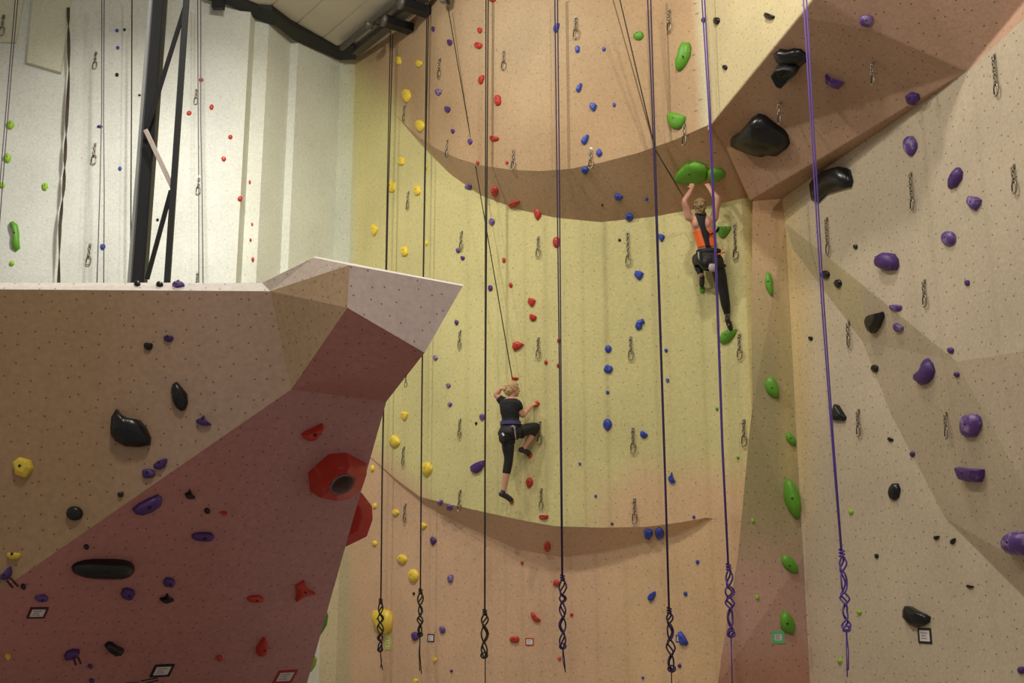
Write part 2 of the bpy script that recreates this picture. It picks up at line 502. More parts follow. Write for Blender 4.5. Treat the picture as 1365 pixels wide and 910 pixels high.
# -- boulder in front on the left
t0, t1 = P(-80, 385, 6.95), P(360, 388, 6.95)
j_ = P(388, 519, 6.98)
q_ = onplane(-80, 842, t0, t1, j_)
Bb = P(408, 914, 9.3)
q2 = onplane(-80, 914, j_, q_, Bb)
p1, p2, p4 = P(466, 353, 6.35), P(617, 381, 6.75), P(463, 410, 6.30)
p3 = onplane(566, 470, p1, p2, p4)
p5 = onplane(515, 535, j_, q_, Bb)
apex = P(418, 343, 6.75)
TANB = lin((196, 160, 130)); MAR = lin((188, 132, 124)); MAR2 = lin((190, 148, 148)); PROW = lin((216, 196, 188))
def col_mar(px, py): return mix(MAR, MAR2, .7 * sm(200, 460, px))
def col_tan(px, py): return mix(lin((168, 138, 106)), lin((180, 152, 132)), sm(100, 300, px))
def off(p, back, up=0.0): return p + Vector((0, back, up))
zt = t0.z + .06
rimL, rimR = vert(off(t0, .07), zt), vert(off(t1, .07), zt)
rimR.x -= .07
ap2, pr2 = off(apex, .05, .022), off(p2, .05, .022)
bk = 3.2
backL, backR, backA, backP = off(rimL, bk), off(rimR, bk), off(ap2, 2.6), Vector((p2.x * 1.35 - .25, p2.y + 2.6, p2.z))
s5 = Vector((p5.x * 1.25 , p5.y + 2.2, p5.z)); sB = Vector((Bb.x * 1.2 , Bb.y + 2.2, Bb.z))
def side(p, k=2.3):                 # a point straight behind p as the camera sees it, a little to the left
    d = (p - CAM); return CAM + d * ((d.y + k) / d.y) + Vector((-.10, 0, -.0))
Bz, q2z = Vector((Bb.x - .25, Bb.y + .75, 0)), Vector((q2.x, q2.y + .9, 0))
RIM = lin((250, 244, 234)); SPK = lin((222, 206, 190))
bf = [
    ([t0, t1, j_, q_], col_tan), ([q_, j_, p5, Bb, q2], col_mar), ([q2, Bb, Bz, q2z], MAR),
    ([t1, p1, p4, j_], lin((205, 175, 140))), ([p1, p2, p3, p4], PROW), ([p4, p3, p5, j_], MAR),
    ([t1, apex, p1], SPK), ([apex, p2, p1], RIM),
    ([t0, rimL, rimR, t1], RIM), ([t1, rimR, apex], SPK), ([apex, ap2, pr2, p2], RIM), ([rimR, ap2, apex], RIM),
    ([rimL, backL, backR, rimR], RIM), ([rimR, backR, backA, ap2], RIM), ([ap2, backA, side(pr2), pr2], RIM),
    ([p2, pr2, side(pr2), side(p3), p3], PROW), ([p3, side(p3), side(p5), p5], MAR), ([p5, side(p5), side(Bb), Bb], lin((205, 150, 140))),
    ([Bb, side(Bb), vert(side(Bb), 0), Bz], MAR),
]
boulder = facets('climbing_boulder', bf, M_boul, n=5, kind=None, bevel=.02)
tag(boulder, 'freestanding angular climbing boulder with tan face, maroon overhang and jutting prow', 'climbing boulder')

# -- floor and ceiling
bm = bmesh.new(); v = [bm.verts.new(p) for p in ((-14, -2, 0), (14, -2, 0), (14, 22, 0), (-14, 22, 0))]; bm.faces.new(v)
fl = obj('floor', bm, plain('grey_mat_floor', (.38, .34, .31), .8)); fl['kind'] = 'structure'
M_deck = plain('pale_metal_deck', (.62, .58, .50), .55, .1, var=.06, scale=3)
def build_ceiling():
    a, b = PZ(487, 68, ZTOP), PZ(572, 2, ZTOP)
    d = (b - a).normalized(); s = Vector((-d.y, d.x, 0)) 
    if s.x > 0: s = -s
    bm = bmesh.new(); org = a - s * 2.2
    w = .62; prof = []
    k = 0
    while k * w < 17:
        x = k * w; prof += [(x, 0), (x + .575, 0), (x + .58, .018), (x + .61, .018)]; k += 1
    lo, hi = -4.0, 9.0
    A = [bm.verts.new(org + s * x + Vector((0, 0, z + .001)) + d * lo) for x, z in prof]
    B = [bm.verts.new(org + s * x + Vector((0, 0, z + .001)) + d * hi) for x, z in prof]
    for i in range(len(prof) - 1): bm.faces.new((A[i], A[i + 1], B[i + 1], B[i]))
    o = obj('ceiling', bm, M_deck); o['kind'] = 'structure'
    return a, d, s
CA, CD, CS = build_ceiling()

# ---------------------------------------------------------------- under the ceiling
def build_edge():
    pts = [(272, -6), (300, 2), (340, 18), (372, 34), (410, 50), (452, 70), (488, 66)]
    lo =  [(272, 4), (300, 10), (340, 29), (360, 36), (395, 58), (455, 84), (482, 82)]
    bm = bmesh.new(); A = []; B = []
    for (a, b), (c, d) in zip(pts, lo):
        h = hitp(c, d, ('wall_left', 'wall_back'))
        p = h[0] + h[1] * .12; q = vert(p, ZTOP - .002)
        A.append(p); B.append(q)
    fr = [Vector((p.x, p.y - .35, p.z + .10)) for p in A]; ft = [Vector((p.x, p.y - .35, ZTOP - .002)) for p in A]
    rows = [[bm.verts.new(v) for v in L] for L in (A, fr, ft, B)]
    for i in range(len(A) - 1):
        for k in range(4):
            r0, r1 = rows[k], rows[(k + 1) % 4]
            bm.faces.new((r0[i], r0[i + 1], r1[i + 1], r1[i]))
    bm.faces.new([r[0] for r in rows]); bm.faces.new([r[-1] for r in rows][::-1])
    o = obj('trim_4', bm, M_darksteel); o['kind'] = 'structure'
build_edge()
GREY_DUCT = plain('dull_grey_metal', (.13, .125, .11), .5, .4)
CE = PZ(487, 68, ZTOP)
# flat steel channels carrying the rope anchors along the top of the curved wall
def channel():
    t = empty('steel_channel', CE + Vector((0, 0, -.1)), 'grey steel channel running along the ceiling above the peach wall', 'steel beam')
    a, b = PZ(492, 56, ZTOP - .12), PZ(580, -18, ZTOP - .12)
    a2 = a - CD * .5; b2 = b + CD * 3
    for k, (o_, w_) in enumerate(((0.0, .16), (.30, .08))):
        bm = bmesh.new(); bar(bm, a2 + CS * o_, b2 + CS * o_, w_, .10, CS, .006)
        obj('flange' if k == 0 else 'rail', bm, GREY_DUCT, t)
channel()
for (x, y, lab) in ((527, 32, 'black steel bracket box jutting from the ceiling channel, lower of two'), (550, 9, 'black steel bracket box jutting from the ceiling channel, upper of two')):
    c = PZ(x, y, ZTOP - .22)
    t = empty('ceiling_bracket', c, lab, 'bracket', 'bracket boxes on the ceiling channel')
    n = CS * -1
    a = c - n * .22; b = c + n * .34
    bm = bmesh.new(); bar(bm, a, b, .2, .15, CD, .01); obj('bracket_arm', bm, M_darksteel, t)
    bm = bmesh.new(); tube(bm, [a - n * .05, a + n * .02], .115, 16); obj('end_cap', bm, GREY_DUCT, t, True)
c = PZ(494, 34, ZTOP - .3)
t = empty('bent_conduit', c, 'small bent grey conduit with a round end piece below the metal ceiling', 'conduit')
e = hitp(521, 46)[0] + Vector((0, -.1, 0))
pts = [c, c + (e - c) * .25 + Vector((0, 0, .06)), c + (e - c) * .6 + Vector((0, 0, .05)), e]
bm = bmesh.new(); tube(bm, pts, .022, 8); obj('pipe', bm, GREY_DUCT, t, True)
bm = bmesh.new(); tube(bm, [c - CS * .04, c + CS * .1], .06, 12); obj('end_piece', bm, GREY_DUCT, t, True)
# dark hanger at the top of the left wall
h = hitp(290, 14); c = h[0] + h[1] * .25
t = empty('beam_hanger', c, 'dark stepped steel hanger under the ceiling edge above the pale wall', 'bracket')
bm = bmesh.new(); box(bm, c + Vector((0, 0, .06)), Vector((.10, 0, 0)), Vector((0, .06, 0)), Vector((0, 0, .16)), .008); obj('plate', bm, M_darksteel, t)
bm = bmesh.new(); box(bm, c + Vector((.18, 0, .13)), Vector((.08, 0, 0)), Vector((0, .05, 0)), Vector((0, 0, .05)), .008); obj('lug', bm, M_darksteel, t)

# lattice column
def lattice():
    Y = 12.6
    a = P(190, 300, Y); c1 = Vector((a.x, Y, 0))
    b = P(228, 300, Y - .15); c2 = Vector((b.x, Y - .15, 0))
    t = empty('lattice_column', c1, 'dark steel lattice column with diagonal braces standing before the pale left wall', 'steel column')
    top = ZTOP - .01
    wv = Vector((1, .10, 0)).normalized(); dv = Vector((-.10, 1, 0)).normalized()
    bm = bmesh.new()
    box(bm, c1 + Vector((0, 0, top / 2)), wv * .072, dv * .006, Vector((0, 0, top / 2)))
    o = obj('web', bm, M_darksteel, t)
    bm = bmesh.new(); box(bm, c1 - wv * .088 + Vector((0, 0, top / 2)), wv * .017, dv * .09, Vector((0, 0, top / 2)), .002)
    obj('flange', bm, M_greysteel, t)
    bm = bmesh.new(); box(bm, c1 + wv * .078 + Vector((0, 0, top / 2)), wv * .006, dv * .09, Vector((0, 0, top / 2)), .002)
    obj('flange', bm, M_darksteel, t)
    bm = bmesh.new(); box(bm, c2 + Vector((0, 0, top / 2)), wv * .033, dv * .033, Vector((0, 0, top / 2)), .004)
    obj('post', bm, M_darksteel, t)
    for (x0, y0, x1, y1, m, w) in ((247, 8, 196, 172, M_darksteel, .05), (228, 254, 196, 372, M_darksteel, .05), (194, 173, 230, 250, plain('pinkish_lit_bar', (.72, .62, .56), .5), .052)):  # last brace: the light on it is put into its pale colour
        bm = bmesh.new(); bar(bm, P(x0, y0, Y - .16), P(x1, y1, Y - .12), w, .03, Vector((1, 0, 0)), .003)
        o = obj('brace', bm, m, t)
        if m.name.startswith('pink'): o['label'] = 'brace coloured pale as if lit'
lattice()

# twisted webbing strap hanging on the left wall
def strap():
    bm = bmesh.new(); L = []; n = 150
    for i in range(n + 1):
        s = i / n; y = 10 + s * 380
        x = interp(y, [(10, 91), (100, 92), (180, 88), (250, 85), (300, 80), (390, 78)])
        h = hitp(x, y, ('wall_left', 'trim_1'))
        c = P(x, y, LPY(x) - .16)
        a = s * PI * 6.5 + .9 * math.sin(s * 11)
        w = Vector((math.cos(a), math.sin(a), 0)) * .024; q = Vector((-math.sin(a), math.cos(a), 0)) * .007
        L.append([bm.verts.new(c + w + q), bm.verts.new(c - w + q), bm.verts.new(c - w - q), bm.verts.new(c + w - q)])
    for A, B in zip(L, L[1:]):
        for k in range(4): bm.faces.new((A[k], A[(k + 1) % 4], B[(k + 1) % 4], B[k]))
    bm.faces.new(L[0]); bm.faces.new(L[-1][::-1])
    o = obj('webbing_strap', bm, plain('dark_webbing', (.06, .045, .03), .9), smooth=False)
    tag(o, 'long twisted dark webbing strap hanging down the pale left wall', 'strap')
def LPY(x): return interp(x, [(-90, 16.45), (0, 16.7), (180, 17.2), (324, 17.7)])
strap()

# ---------------------------------------------------------------- climbing holds
def outl(kind, rnd, n=18):
    """unit outline (half-size 1) in image sense, x right, y down"""
    T = [2 * PI * k / n for k in range(n)]
    if kind == 'blob':
        a, b, c = rnd.uniform(0, 6), rnd.uniform(0, 6), rnd.uniform(.05, .12)
        return [(math.cos(t) * (1 + c * math.sin(2 * t + a) + .06 * math.sin(3 * t + b)), math.sin(t) * (1 + c * math.sin(2 * t + b) + .05 * math.sin(4 * t + a))) for t in T]
    if kind == 'dome': return [(math.cos(t), math.sin(t)) for t in T]
    if kind == 'drop': return [(math.cos(t) * (1 - .42 * max(0, math.sin(t)) ** 1.4), math.sin(t)) for t in T]
    if kind == 'half':      # flat edge above, round belly below
        return [(math.cos(t), max(-.55, math.sin(t)) * (1 if math.sin(t) > 0 else .9) + .1) for t in T]
    if kind == 'tri':
        P3 = [(-.7, -1), (.4, -.85), (1, -.45), (.75, .3), (.2, 1), (-.35, .75), (-1, -.1)]
        return densify(P3, n)
    if kind == 'chip': return densify([(-.9, -.5), (-.2, -1), (.8, -.7), (1, .1), (.3, 1), (-.6, .7)], n)
    if kind == 'block': return densify([(-1, -.8), (.75, -1), (1, .7), (-.7, 1)], n, .12)
    if kind == 'pill': return [(math.copysign(abs(math.cos(t)) ** .6, math.cos(t)), math.sin(t) * (.95 + .12 * math.cos(t))) for t in T]
    if kind == 'banana': return densify([(-.9, -1), (-.3, -1), (.55, -.6), (1, 0), (1, .75), (.5, 1), (-.1, .8), (0, .3), (-.25, -.35)], n, .25)
    if kind == 'leaf': return densify([(-.55, -1), (.25, -.62), (.85, .0), (1, .55), (.6, 1), (.0, .62), (-.6, .1), (-1, -.45)], n, .15)
    if kind == 'wedge': return densify([(1, -1), (.95, -.2), (.5, .6), (-.1, 1), (-.8, .8), (-1, .25), (-.3, -.35)], n, .1)
    if kind == 'cres': return densify([(-1, -.9), (-.4, -.25), (.4, .1), (1, .0), (.6, 1), (-.1, .8), (-.8, .1)], n, .1)
    if kind == 'fish': return densify([(-1, .1), (-.2, -.15), (.1, -1), (.3, -.1), (1, .3), (.3, .7), (-.3, .9)], n, .08)
    if kind == 'star': return densify([(-.35, -.75), (.35, -1), (.35, -.35), (.55, .1), (1, .25), (.3, .35), (-.15, .55), (-.55, 1), (-.5, .2), (-1, -.35)], n * 2, .04)
    if kind == 'spike': return densify([(-1, .1), (-.25, -.25), (-.0, -1), (.2, -.1), (.5, .35), (1, .7), (.2, 1), (-.6, .8)], n, .08)
def densify(pts, n, rnd_=.0):
    pts = [Vector((x, y)) for x, y in pts]
    if rnd_:
        q = []
        for i, p in enumerate(pts):
            a, b = pts[i - 1], pts[(i + 1) % len(pts)]
            q += [p + (a - p) * .22, p + (b - p) * .22]
        pts = q
    L = [(pts[(i + 1) % len(pts)] - p).length for i, p in enumerate(pts)]; tot = sum(L)
    k = max(1, n // len(pts)); out = []
    for i, p in enumerate(pts):
        m = max(1, round(n * L[i] / tot))
        for j in range(m):
            out.append(tuple(p + (pts[(i + 1) % len(pts)] - p) * j / m))
    return out
FACET = {'tri', 'chip', 'block', 'wedge', 'cres', 'fish', 'star', 'spike'}
def wall_frame(c, n):
    t = Vector((0, 0, 1)).cross(n)
    t = t.normalized() if t.length > .1 else Vector((1, 0, 0))
    return t, n.cross(t)
HOLD_BY = {}
def to_plane(px, py, c, n):
    d = ray(px, py); k = d.dot(n)
    if abs(k) < .12: k = math.copysign(.12, k)
    return CAM + d * ((c - CAM).dot(n) / k)
def make_hold(name, x, y, w, h, rot, kind, colname, depth=None, outline=None, surf=None, profile=None, lean=.12, facet=None, bolt=None, mat=None):
    rnd = random.Random(int(x * 131 + y * 17))
    c, n, so, _ = hitp(x, y, surf)
    if abs(ray(x, y).normalized().dot(n)) < .25:         # very oblique surface: soften the tilt
        n = (n - ray(x, y).normalized() * .35).normalized()
    o2 = outline or outl(kind, rnd)
    ca, sa = math.cos(math.radians(rot)), math.sin(math.radians(rot))
    pts = []
    if not outline:
        # keep the w x h box after rotation
        q = [(a * ca - b * sa, a * sa + b * ca) for a, b in o2] if rot else o2
        mx = max(abs(a) for a, b in q); my = max(abs(b) for a, b in q)
        q = [(a / mx * w / 2, b / my * h / 2) for a, b in q]
    else: q = [(a - x, b - y) for a, b in outline]
    pts = [to_plane(x + a, y + b, c, n) for a, b in q]
    size = min(max((p - c).length for p in pts), 1.0)
    small = min(max(w, h), 2.2 * min(w, h))
    H = depth if depth else .30 * (w * h) ** .5 / F * (c - CAM).length + .012
    bm = bmesh.new()
    tx, ty = wall_frame(c, n)
    prof = profile or ([(1, -.012, 0), (.96, H * .55, 0), (.62, H * .95, 1)] if (facet if facet is not None else kind in FACET) else [(1, -.012, 0), (.99, H * .30, 0), (.86, H * .68, .5), (.55, H * .93, 1)])
    rings = []
    for s, hh, ln in prof:
        rings.append([bm.verts.new(c + (p - c) * s * (1 + (rnd.uniform(-.03, .03) if s < .97 else 0)) + n * hh + ty * lean * size * ln) for p in pts])
    for A, B in zip(rings, rings[1:]):
        for k in range(len(A)):
            j = (k + 1) % len(A); bm.faces.new((A[k], A[j], B[j], B[k]))
    apex = bm.verts.new(c + n * H + ty * lean * size)
    for k in range(len(rings[-1])):
        j = (k + 1) % len(rings[-1]); bm.faces.new((rings[-1][k], rings[-1][j], apex))
    bm.faces.new(rings[0][::-1])
    fc = facet if facet is not None else kind in FACET
    if fc:
        bmesh.ops.dissolve_limit(bm, angle_limit=math.radians(13), verts=bm.verts[:], edges=bm.edges[:])
        bmesh.ops.bevel(bm, geom=[e for e in bm.edges], offset=min(.006, H * .1), segments=1, affect='EDGES', clamp_overlap=True)
    base = c.copy()
    for v in bm.verts: v.co -= base
    o = obj(name, bm, mat or HM[colname], smooth=not fc)
    o.location = base
    if max(w, h) >= 11 and bolt is not False:
        a = n * H + ty * lean * size
        if bolt: 
            bp = to_plane(bolt[0], bolt[1], c + n * H, n) - base
            a = bp
        bb_ = bmesh.new(); rr = .009 if max(w, h) < 30 else .013
        tube(bb_, [a - n * .012, a + n * .002], rr, 10)
        me = bpy.data.meshes.new('bolt'); bb_.to_mesh(me); bb_.free()
        b = bpy.data.objects.new('bolt', me); C.objects.link(b); me.materials.append(M_bolt); b.parent = o
    return o, so.name, c, n

# x, y, w, h, turn, shape, colour   (places measured where each hold is bolted)
T = {}
T['pale'] = """14 167 11 12 0 blob lime|10 211 11 13 0 blob lime|3 247 8 8 0 dome lime|60 249 9 11 0 chip lime|16 351 7 7 0 dome lime|
156 41 5 5 0 chip blue|166 40 4 4 0 chip black|157 64 5 5 0 chip blue|156 100 5 5 0 dome black|186 127 4 3 0 dome black|133 169 8 4 10 pill purple|160 225 5 6 0 drop blue|137 329 8 8 0 chip blue|210 293 4 4 0 dome black|
268 107 7 5 0 chip red|282 143 6 7 0 blob red|252 151 7 6 0 blob red|307 183 6 6 0 drop red|298 212 7 7 0 chip red|333 243 3 6 0 drop red|320 265 7 7 0 blob red|336 299 3 5 0 chip red|334 320 3 5 0 drop red|337 346 4 7 0 drop red"""
T['yellow'] = """532 81 7 11 0 blob yellow|559 85 8 10 0 blob yellow|543 128 11 18 0 drop yellow|561 168 11 16 0 drop yellow|536 215 8 12 20 block yellow|568 222 4 9 0 blob yellow|523 249 9 15 10 block yellow|557 254 9 13 0 block yellow|500 307 10 17 15 tri yellow|540 335 9 13 5 block yellow|569 324 4 7 0 chip yellow|
540 554 9 12 0 tri yellow|527 588 14 16 0 blob yellow|570 625 14 18 0 drop yellow|497 624 5 9 0 blob yellow|528 683 9 9 0 chip yellow|565 701 8 10 20 tri yellow|500 674 5 7 0 blob yellow|500 724 6 7 0 dome yellow|537 745 13 13 0 blob yellow|552 767 13 17 0 dome yellow|580 879 6 7 0 chip yellow|555 908 6 8 0 tri yellow"""
T['purple'] = """578 39 4 7 0 drop purple|600 57 7 9 0 chip purple|585 123 8 9 0 drop lilac|597 146 8 9 0 chip purple|604 175 5 6 0 drop purple|627 189 6 8 0 drop lilac|625 249 8 9 0 dome lilac|656 296 8 10 0 drop lilac|611 334 6 7 0 chip lilac|617 344 6 6 0 chip purple|654 384 6 8 0 block purple|609 430 5 7 0 drop purple|581 477 6 7 0 drop lilac|598 514 6 6 0 drop lilac|600 539 6 6 0 drop lilac|643 556 7 9 0 drop lilac|635 564 3 4 0 dome black|587 670 7 8 0 chip lilac|600 676 8 9 0 blob lilac|578 721 9 13 20 tri purple|601 771 8 11 -20 blob lilac|590 839 8 10 -20 blob lilac|554 848 10 12 20 drop purple|552 791 3 4 0 dome black|602 894 4 4 0 chip purple"""
T['red'] = """657 0 9 6 0 half red|640 41 6 8 0 drop red|638 61 11 9 25 pill red|642 106 8 13 0 wedge red|664 134 9 15 0 block red|659 184 11 9 0 half red|637 217 5 5 0 chip red|676 217 4 5 0 chip red|660 255 9 14 0 drop red|685 271 15 9 0 wedge red|717 285 10 17 0 drop red|742 323 10 14 0 blob red|672 347 5 7 0 chip red|681 380 5 7 0 blob red|709 403 11 12 0 tri red|711 422 10 12 20 half red|745 454 5 6 0 blob red|728 483 5 6 0 blob red|744 487 4 6 0 blob red|687 504 9 5 0 half red|716 538 8 8 0 blob red|706 607 9 8 0 tri red|706 643 10 14 0 blob red|682 668 7 6 0 blob red|725 688 13 9 0 half red|730 728 9 14 0 blob red|696 750 4 5 0 chip red|742 777 9 9 0 blob red|762 819 5 5 0 chip red|686 852 13 9 0 pill red|746 877 5 6 0 blob orange"""
T['blue'] = """742 37 8 14 0 wedge blue|770 66 6 10 0 block blue|772 117 8 13 0 wedge blue|791 143 10 12 0 tri blue|805 66 5 6 0 chip blue|819 140 4 6 0 drop blue|780 186 10 14 0 wedge blue|799 204 8 11 -30 block blue|780 227 10 11 0 tri blue|825 261 12 12 20 half blue|839 289 11 11 30 block blue|803 273 3 3 0 dome black|862 265 4 5 0 dome blue|882 317 9 11 0 tri blue|826 320 4 4 0 dome black|852 367 13 13 0 tri blue|811 465 9 10 0 dome blue|811 492 13 12 30 block blue|810 523 5 5 0 chip blue|888 467 5 5 0 chip blue|890 507 5 6 0 tri blue|810 566 12 16 0 drop blue|859 578 11 12 35 half blue|773 618 4 4 0 chip blue|794 661 4 4 0 chip blue|816 698 4 4 0 drop purple|864 711 13 15 0 chip blue|879 710 13 15 0 blob blue|896 636 10 16 0 spike blue|925 689 4 5 0 drop blue|930 749 5 6 0 chip blue|914 791 5 6 0 blob blue|869 794 11 14 0 wedge blue|906 887 5 5 0 dome purple|857 903 4 4 0 chip blue"""
T['green'] = """851 47 14 14 -30 half green|936 386 9 11 0 chip green|956 545 4 5 0 chip green|984 610 4 4 0 chip green|1003 694 5 6 0 chip lime|1009 796 5 7 0 chip lime|1135 682 6 7 0 dome lime|1146 816 6 6 0 dome lime|1120 881 6 7 0 dome lime"""
T['black'] = """939 27 6 8 0 blob black|956 28 8 10 0 blob black|1027 21 14 11 30 half black|967 90 6 7 0 dome black|1141 329 5 7 0 block black|1101 366 12 12 0 blob black|1118 378 9 12 0 drop black|1081 451 6 6 0 chip black|1167 491 9 11 30 block black|1188 585 8 7 35 half black|1249 716 8 7 20 wedge black|1271 721 7 9 0 wedge black|1169 741 5 7 0 chip black|1294 781 10 6 25 half black|
198 460 12 13 0 half black|161 659 8 7 0 dome black|115 728 7 6 0 dome black|31 781 7 7 0 dome black|253 657 14 13 0 spike black|276 680 8 7 0 dome black|120 887 7 6 0 blob purple|122 906 7 5 0 blob purple|183 379 9 5 0 dome black|213 380 10 5 0 dome black"""
T['violet'] = """1155 28 19 17 10 pill lilac|1217 131 20 18 0 chip purple|1215 195 17 27 0 drop lilac|1300 271 19 20 0 tri lilac|1266 318 18 20 0 dome lilac|1290 377 6 8 0 block purple|1195 409 16 12 0 half lilac|1199 435 13 15 30 half lilac|1268 467 8 8 0 dome purple|1276 499 7 7 0 dome purple|1217 605 6 8 0 blob purple|1296 567 27 31 0 blob lilac|1362 893 9 10 0 dome purple|
225 450 13 11 0 half purple|272 560 21 15 0 spike purple|214 618 19 16 0 wedge purple|198 631 18 13 0 blob purple|270 714 30 11 0 pill purple|55 796 18 9 -20 pill lilac|170 790 20 16 30 block purple|225 775 16 12 0 blob purple|238 380 17 8 0 fish lilac"""
T['rest'] = """31 623 28 28 0 chip yellow|19 739 18 13 0 half yellow|10 874 9 7 0 chip yellow|340 797 22 9 -12 pill red|292 876 9 8 0 chip red|298 683 9 5 0 chip red|137 756 84 24 4 pill black|222 796 19 12 0 fish black|100 684 22 19 0 dome black"""
SURF = {'U': 'peach wall above the overhang lip', 'S': 'shaded underside of the curved overhang', 'M': 'yellow curved wall', 'L': 'tan wall below the lower lip',
        'P': 'pale left wall', 'R': 'beige right wall', 'T': 'angular roof at top right', 'B': 'green-route buttress', 'C': 'tan boulder face', 'D': 'maroon boulder overhang', 'E': 'cream boulder rim'}
def zone(x, y, so):
    if so == 'wall_left' or so.startswith('trim_1') or so.startswith('trim_2'): return 'P'
    if so == 'climbing_boulder':
        if y < 388: return 'E'
        return 'C' if y < 785 - x * .69 else 'D'
    if so == 'trim_3': return 'T'
    if so == 'wall_right': return 'B' if x < interp(y, [(260, 1045), (900, 1072)]) else 'R'
    if x < 530: return 'M' if y < interp(x, L3) else 'L'
    if y < interp(x, L1): return 'U'
    if y < interp(x, L2): return 'S'
    return 'M' if y < interp(x, L3) else 'L'
CN = dict(lilac='purple', lime='green')
SHAPE = dict(blob='rounded', dome='domed', drop='teardrop', half='half-moon', tri='triangular', chip='chipped', block='blocky', pill='oblong', banana='curved', leaf='leaf-shaped', wedge='wedge', cres='crescent', fish='pointed', star='star-shaped', spike='spiky')
ORD = ['', 'topmost', 'second', 'third', 'fourth', 'fifth', 'sixth', 'seventh', 'eighth', 'ninth', 'tenth', 'eleventh', 'twelfth', 'thirteenth', 'fourteenth', 'fifteenth', 'sixteenth', 'seventeenth', 'eighteenth', 'nineteenth', 'twentieth', 'twenty-first']
REC = []
for key in T:
    for row in T[key].replace('\n', '').split('|'):
        if not row.strip(): continue
        a = row.split(); x, y, w, h, rot = map(float, a[:5]); kind, colr = a[5], a[6]
        sz = max(w, h)
        o, so, c, n = make_hold('foothold' if sz < 8 else 'climbing_hold', x, y, w, h, rot, kind, colr)
        REC.append([o, x, y, sz, kind, CN.get(colr, colr), zone(x, y, so), None])
def special(x, y, colr, label, outline=None, **k):
    w = k.pop('w', None); h = k.pop('h', None); rot = k.pop('rot', 0); kind = k.pop('kind', 'blob')
    if outline: w = max(a for a, b in outline) - min(a for a, b in outline); h = max(b for a, b in outline) - min(b for a, b in outline)
    o, so, c, n = make_hold('climbing_hold', x, y, w, h, rot, kind, colr, outline=outline, **k)
    REC.append([o, x, y, max(w, h), kind, CN.get(colr, colr), zone(x, y, so), label])
    return o, c, n
special(20, 315, 'green', 'green curved banana hold near the left edge of the pale wall', [(13, 297), (18, 295), (24, 300), (26, 312), (26, 322), (27, 331), (22, 335), (17, 332), (16, 324), (19, 314), (18, 306)])
special(910, 75, 'green', 'long green banana hold high on the peach wall near its right edge', [(914, 57), (919, 57), (921, 63), (920, 74), (915, 86), (909, 94), (904, 95), (903, 90), (907, 80), (910, 66)], bolt=(910, 75))
special(902, 161, 'green', 'fat rounded green hold just above the overhang lip at right', [(893, 151), (904, 151), (914, 155), (914, 159), (911, 168), (905, 173), (897, 171), (892, 164), (891, 156)], bolt=(897, 157))
special(925, 229, 'green', 'large green ridged hold the upper climber grips with her hands, left lobe', [(898, 238), (903, 228), (915, 217), (928, 214), (940, 219), (944, 226), (943, 238), (932, 244), (915, 244), (903, 243)], depth=.11, lean=.1)
special(954, 231, 'green', 'small green lobe hold touching the big ridged green hold on its right', [(944, 226), (951, 223), (962, 225), (967, 231), (965, 236), (958, 241), (949, 242), (943, 238)], depth=.08)
special(967, 308, 'green', 'green triangular hold beside the upper climber orange side panel', [(957, 302), (975, 302), (975, 306), (967, 317), (961, 317), (957, 311)], facet=True)
special(971, 449, 'green', 'pointed green leaf hold under the right foot of the upper climber', [(961, 451), (964, 445), (972, 440), (983, 439), (980, 447), (973, 456), (965, 459), (961, 457)])
special(1025, 379, 'green', 'slim green leaf hold, highest on the right buttress', [(1022, 363), (1027, 364), (1030, 374), (1031, 388), (1030, 396), (1026, 392), (1021, 384), (1020, 375)])
special(1029, 516, 'green', 'green leaf hold on the buttress level with the lower climber head', [(1024, 502), (1029, 502), (1034, 508), (1038, 520), (1038, 531), (1031, 530), (1023, 524), (1019, 514), (1021, 506)], bolt=(1029, 517))
special(1053, 586, 'green', 'small green leaf hold above the longest leaf hold on the buttress', [(1047, 578), (1053, 577), (1059, 583), (1061, 590), (1060, 595), (1053, 592), (1048, 586)])
special(1055, 664, 'green', 'longest green leaf hold, standing upright on the buttress', [(1048, 637), (1052, 638), (1060, 648), (1066, 662), (1068, 680), (1064, 691), (1058, 690), (1050, 678), (1044, 662), (1045, 645)], bolt=(1056, 664), depth=.14)
special(1051, 752, 'green', 'green leaf hold low on the buttress tilting down right', [(1042, 740), (1050, 741), (1058, 748), (1063, 757), (1063, 764), (1054, 763), (1046, 757), (1042, 749)], bolt=(1053, 754))
special(1048, 829, 'green', 'lowest green leaf hold directly above the green-framed tag', [(1044, 813), (1049, 817), (1055, 825), (1059, 836), (1056, 846), (1048, 843), (1041, 837), (1040, 824)], bolt=(1050, 831))
special(1018, 178, 'black', 'huge black rock-shaped hold on the roof right of the purple rope', [(976, 182), (986, 176), (1003, 156), (1012, 151), (1020, 153), (1034, 164), (1052, 177), (1058, 186), (1056, 193), (1049, 200), (1044, 203), (1030, 202), (1024, 204), (1008, 201), (986, 193), (978, 188)], depth=.22, mat=HM['black'])
special(1055, 78, 'black', 'black three-lobed hold high on the roof, upper of a joined pair', [(1033, 70), (1040, 65), (1050, 66), (1058, 64), (1068, 65), (1076, 72), (1077, 80), (1070, 86), (1058, 86), (1046, 84), (1038, 80)], depth=.1)
special(1050, 92, 'black', 'dark cup hold with chalky rim, lower of a joined pair on the roof', [(1034, 90), (1040, 83), (1052, 80), (1064, 82), (1068, 88), (1058, 97), (1048, 107), (1042, 105), (1038, 98)], depth=.16, profile=[(1, -.01, 0), (1.0, .15, 0), (.92, .16, 0), (.8, .10, 0), (.4, .08, 0)], mat=holdmat('chalky_black_resin', (.015, .015, .015), chalk=.1, chalkcol=(.3, .3, .3)))
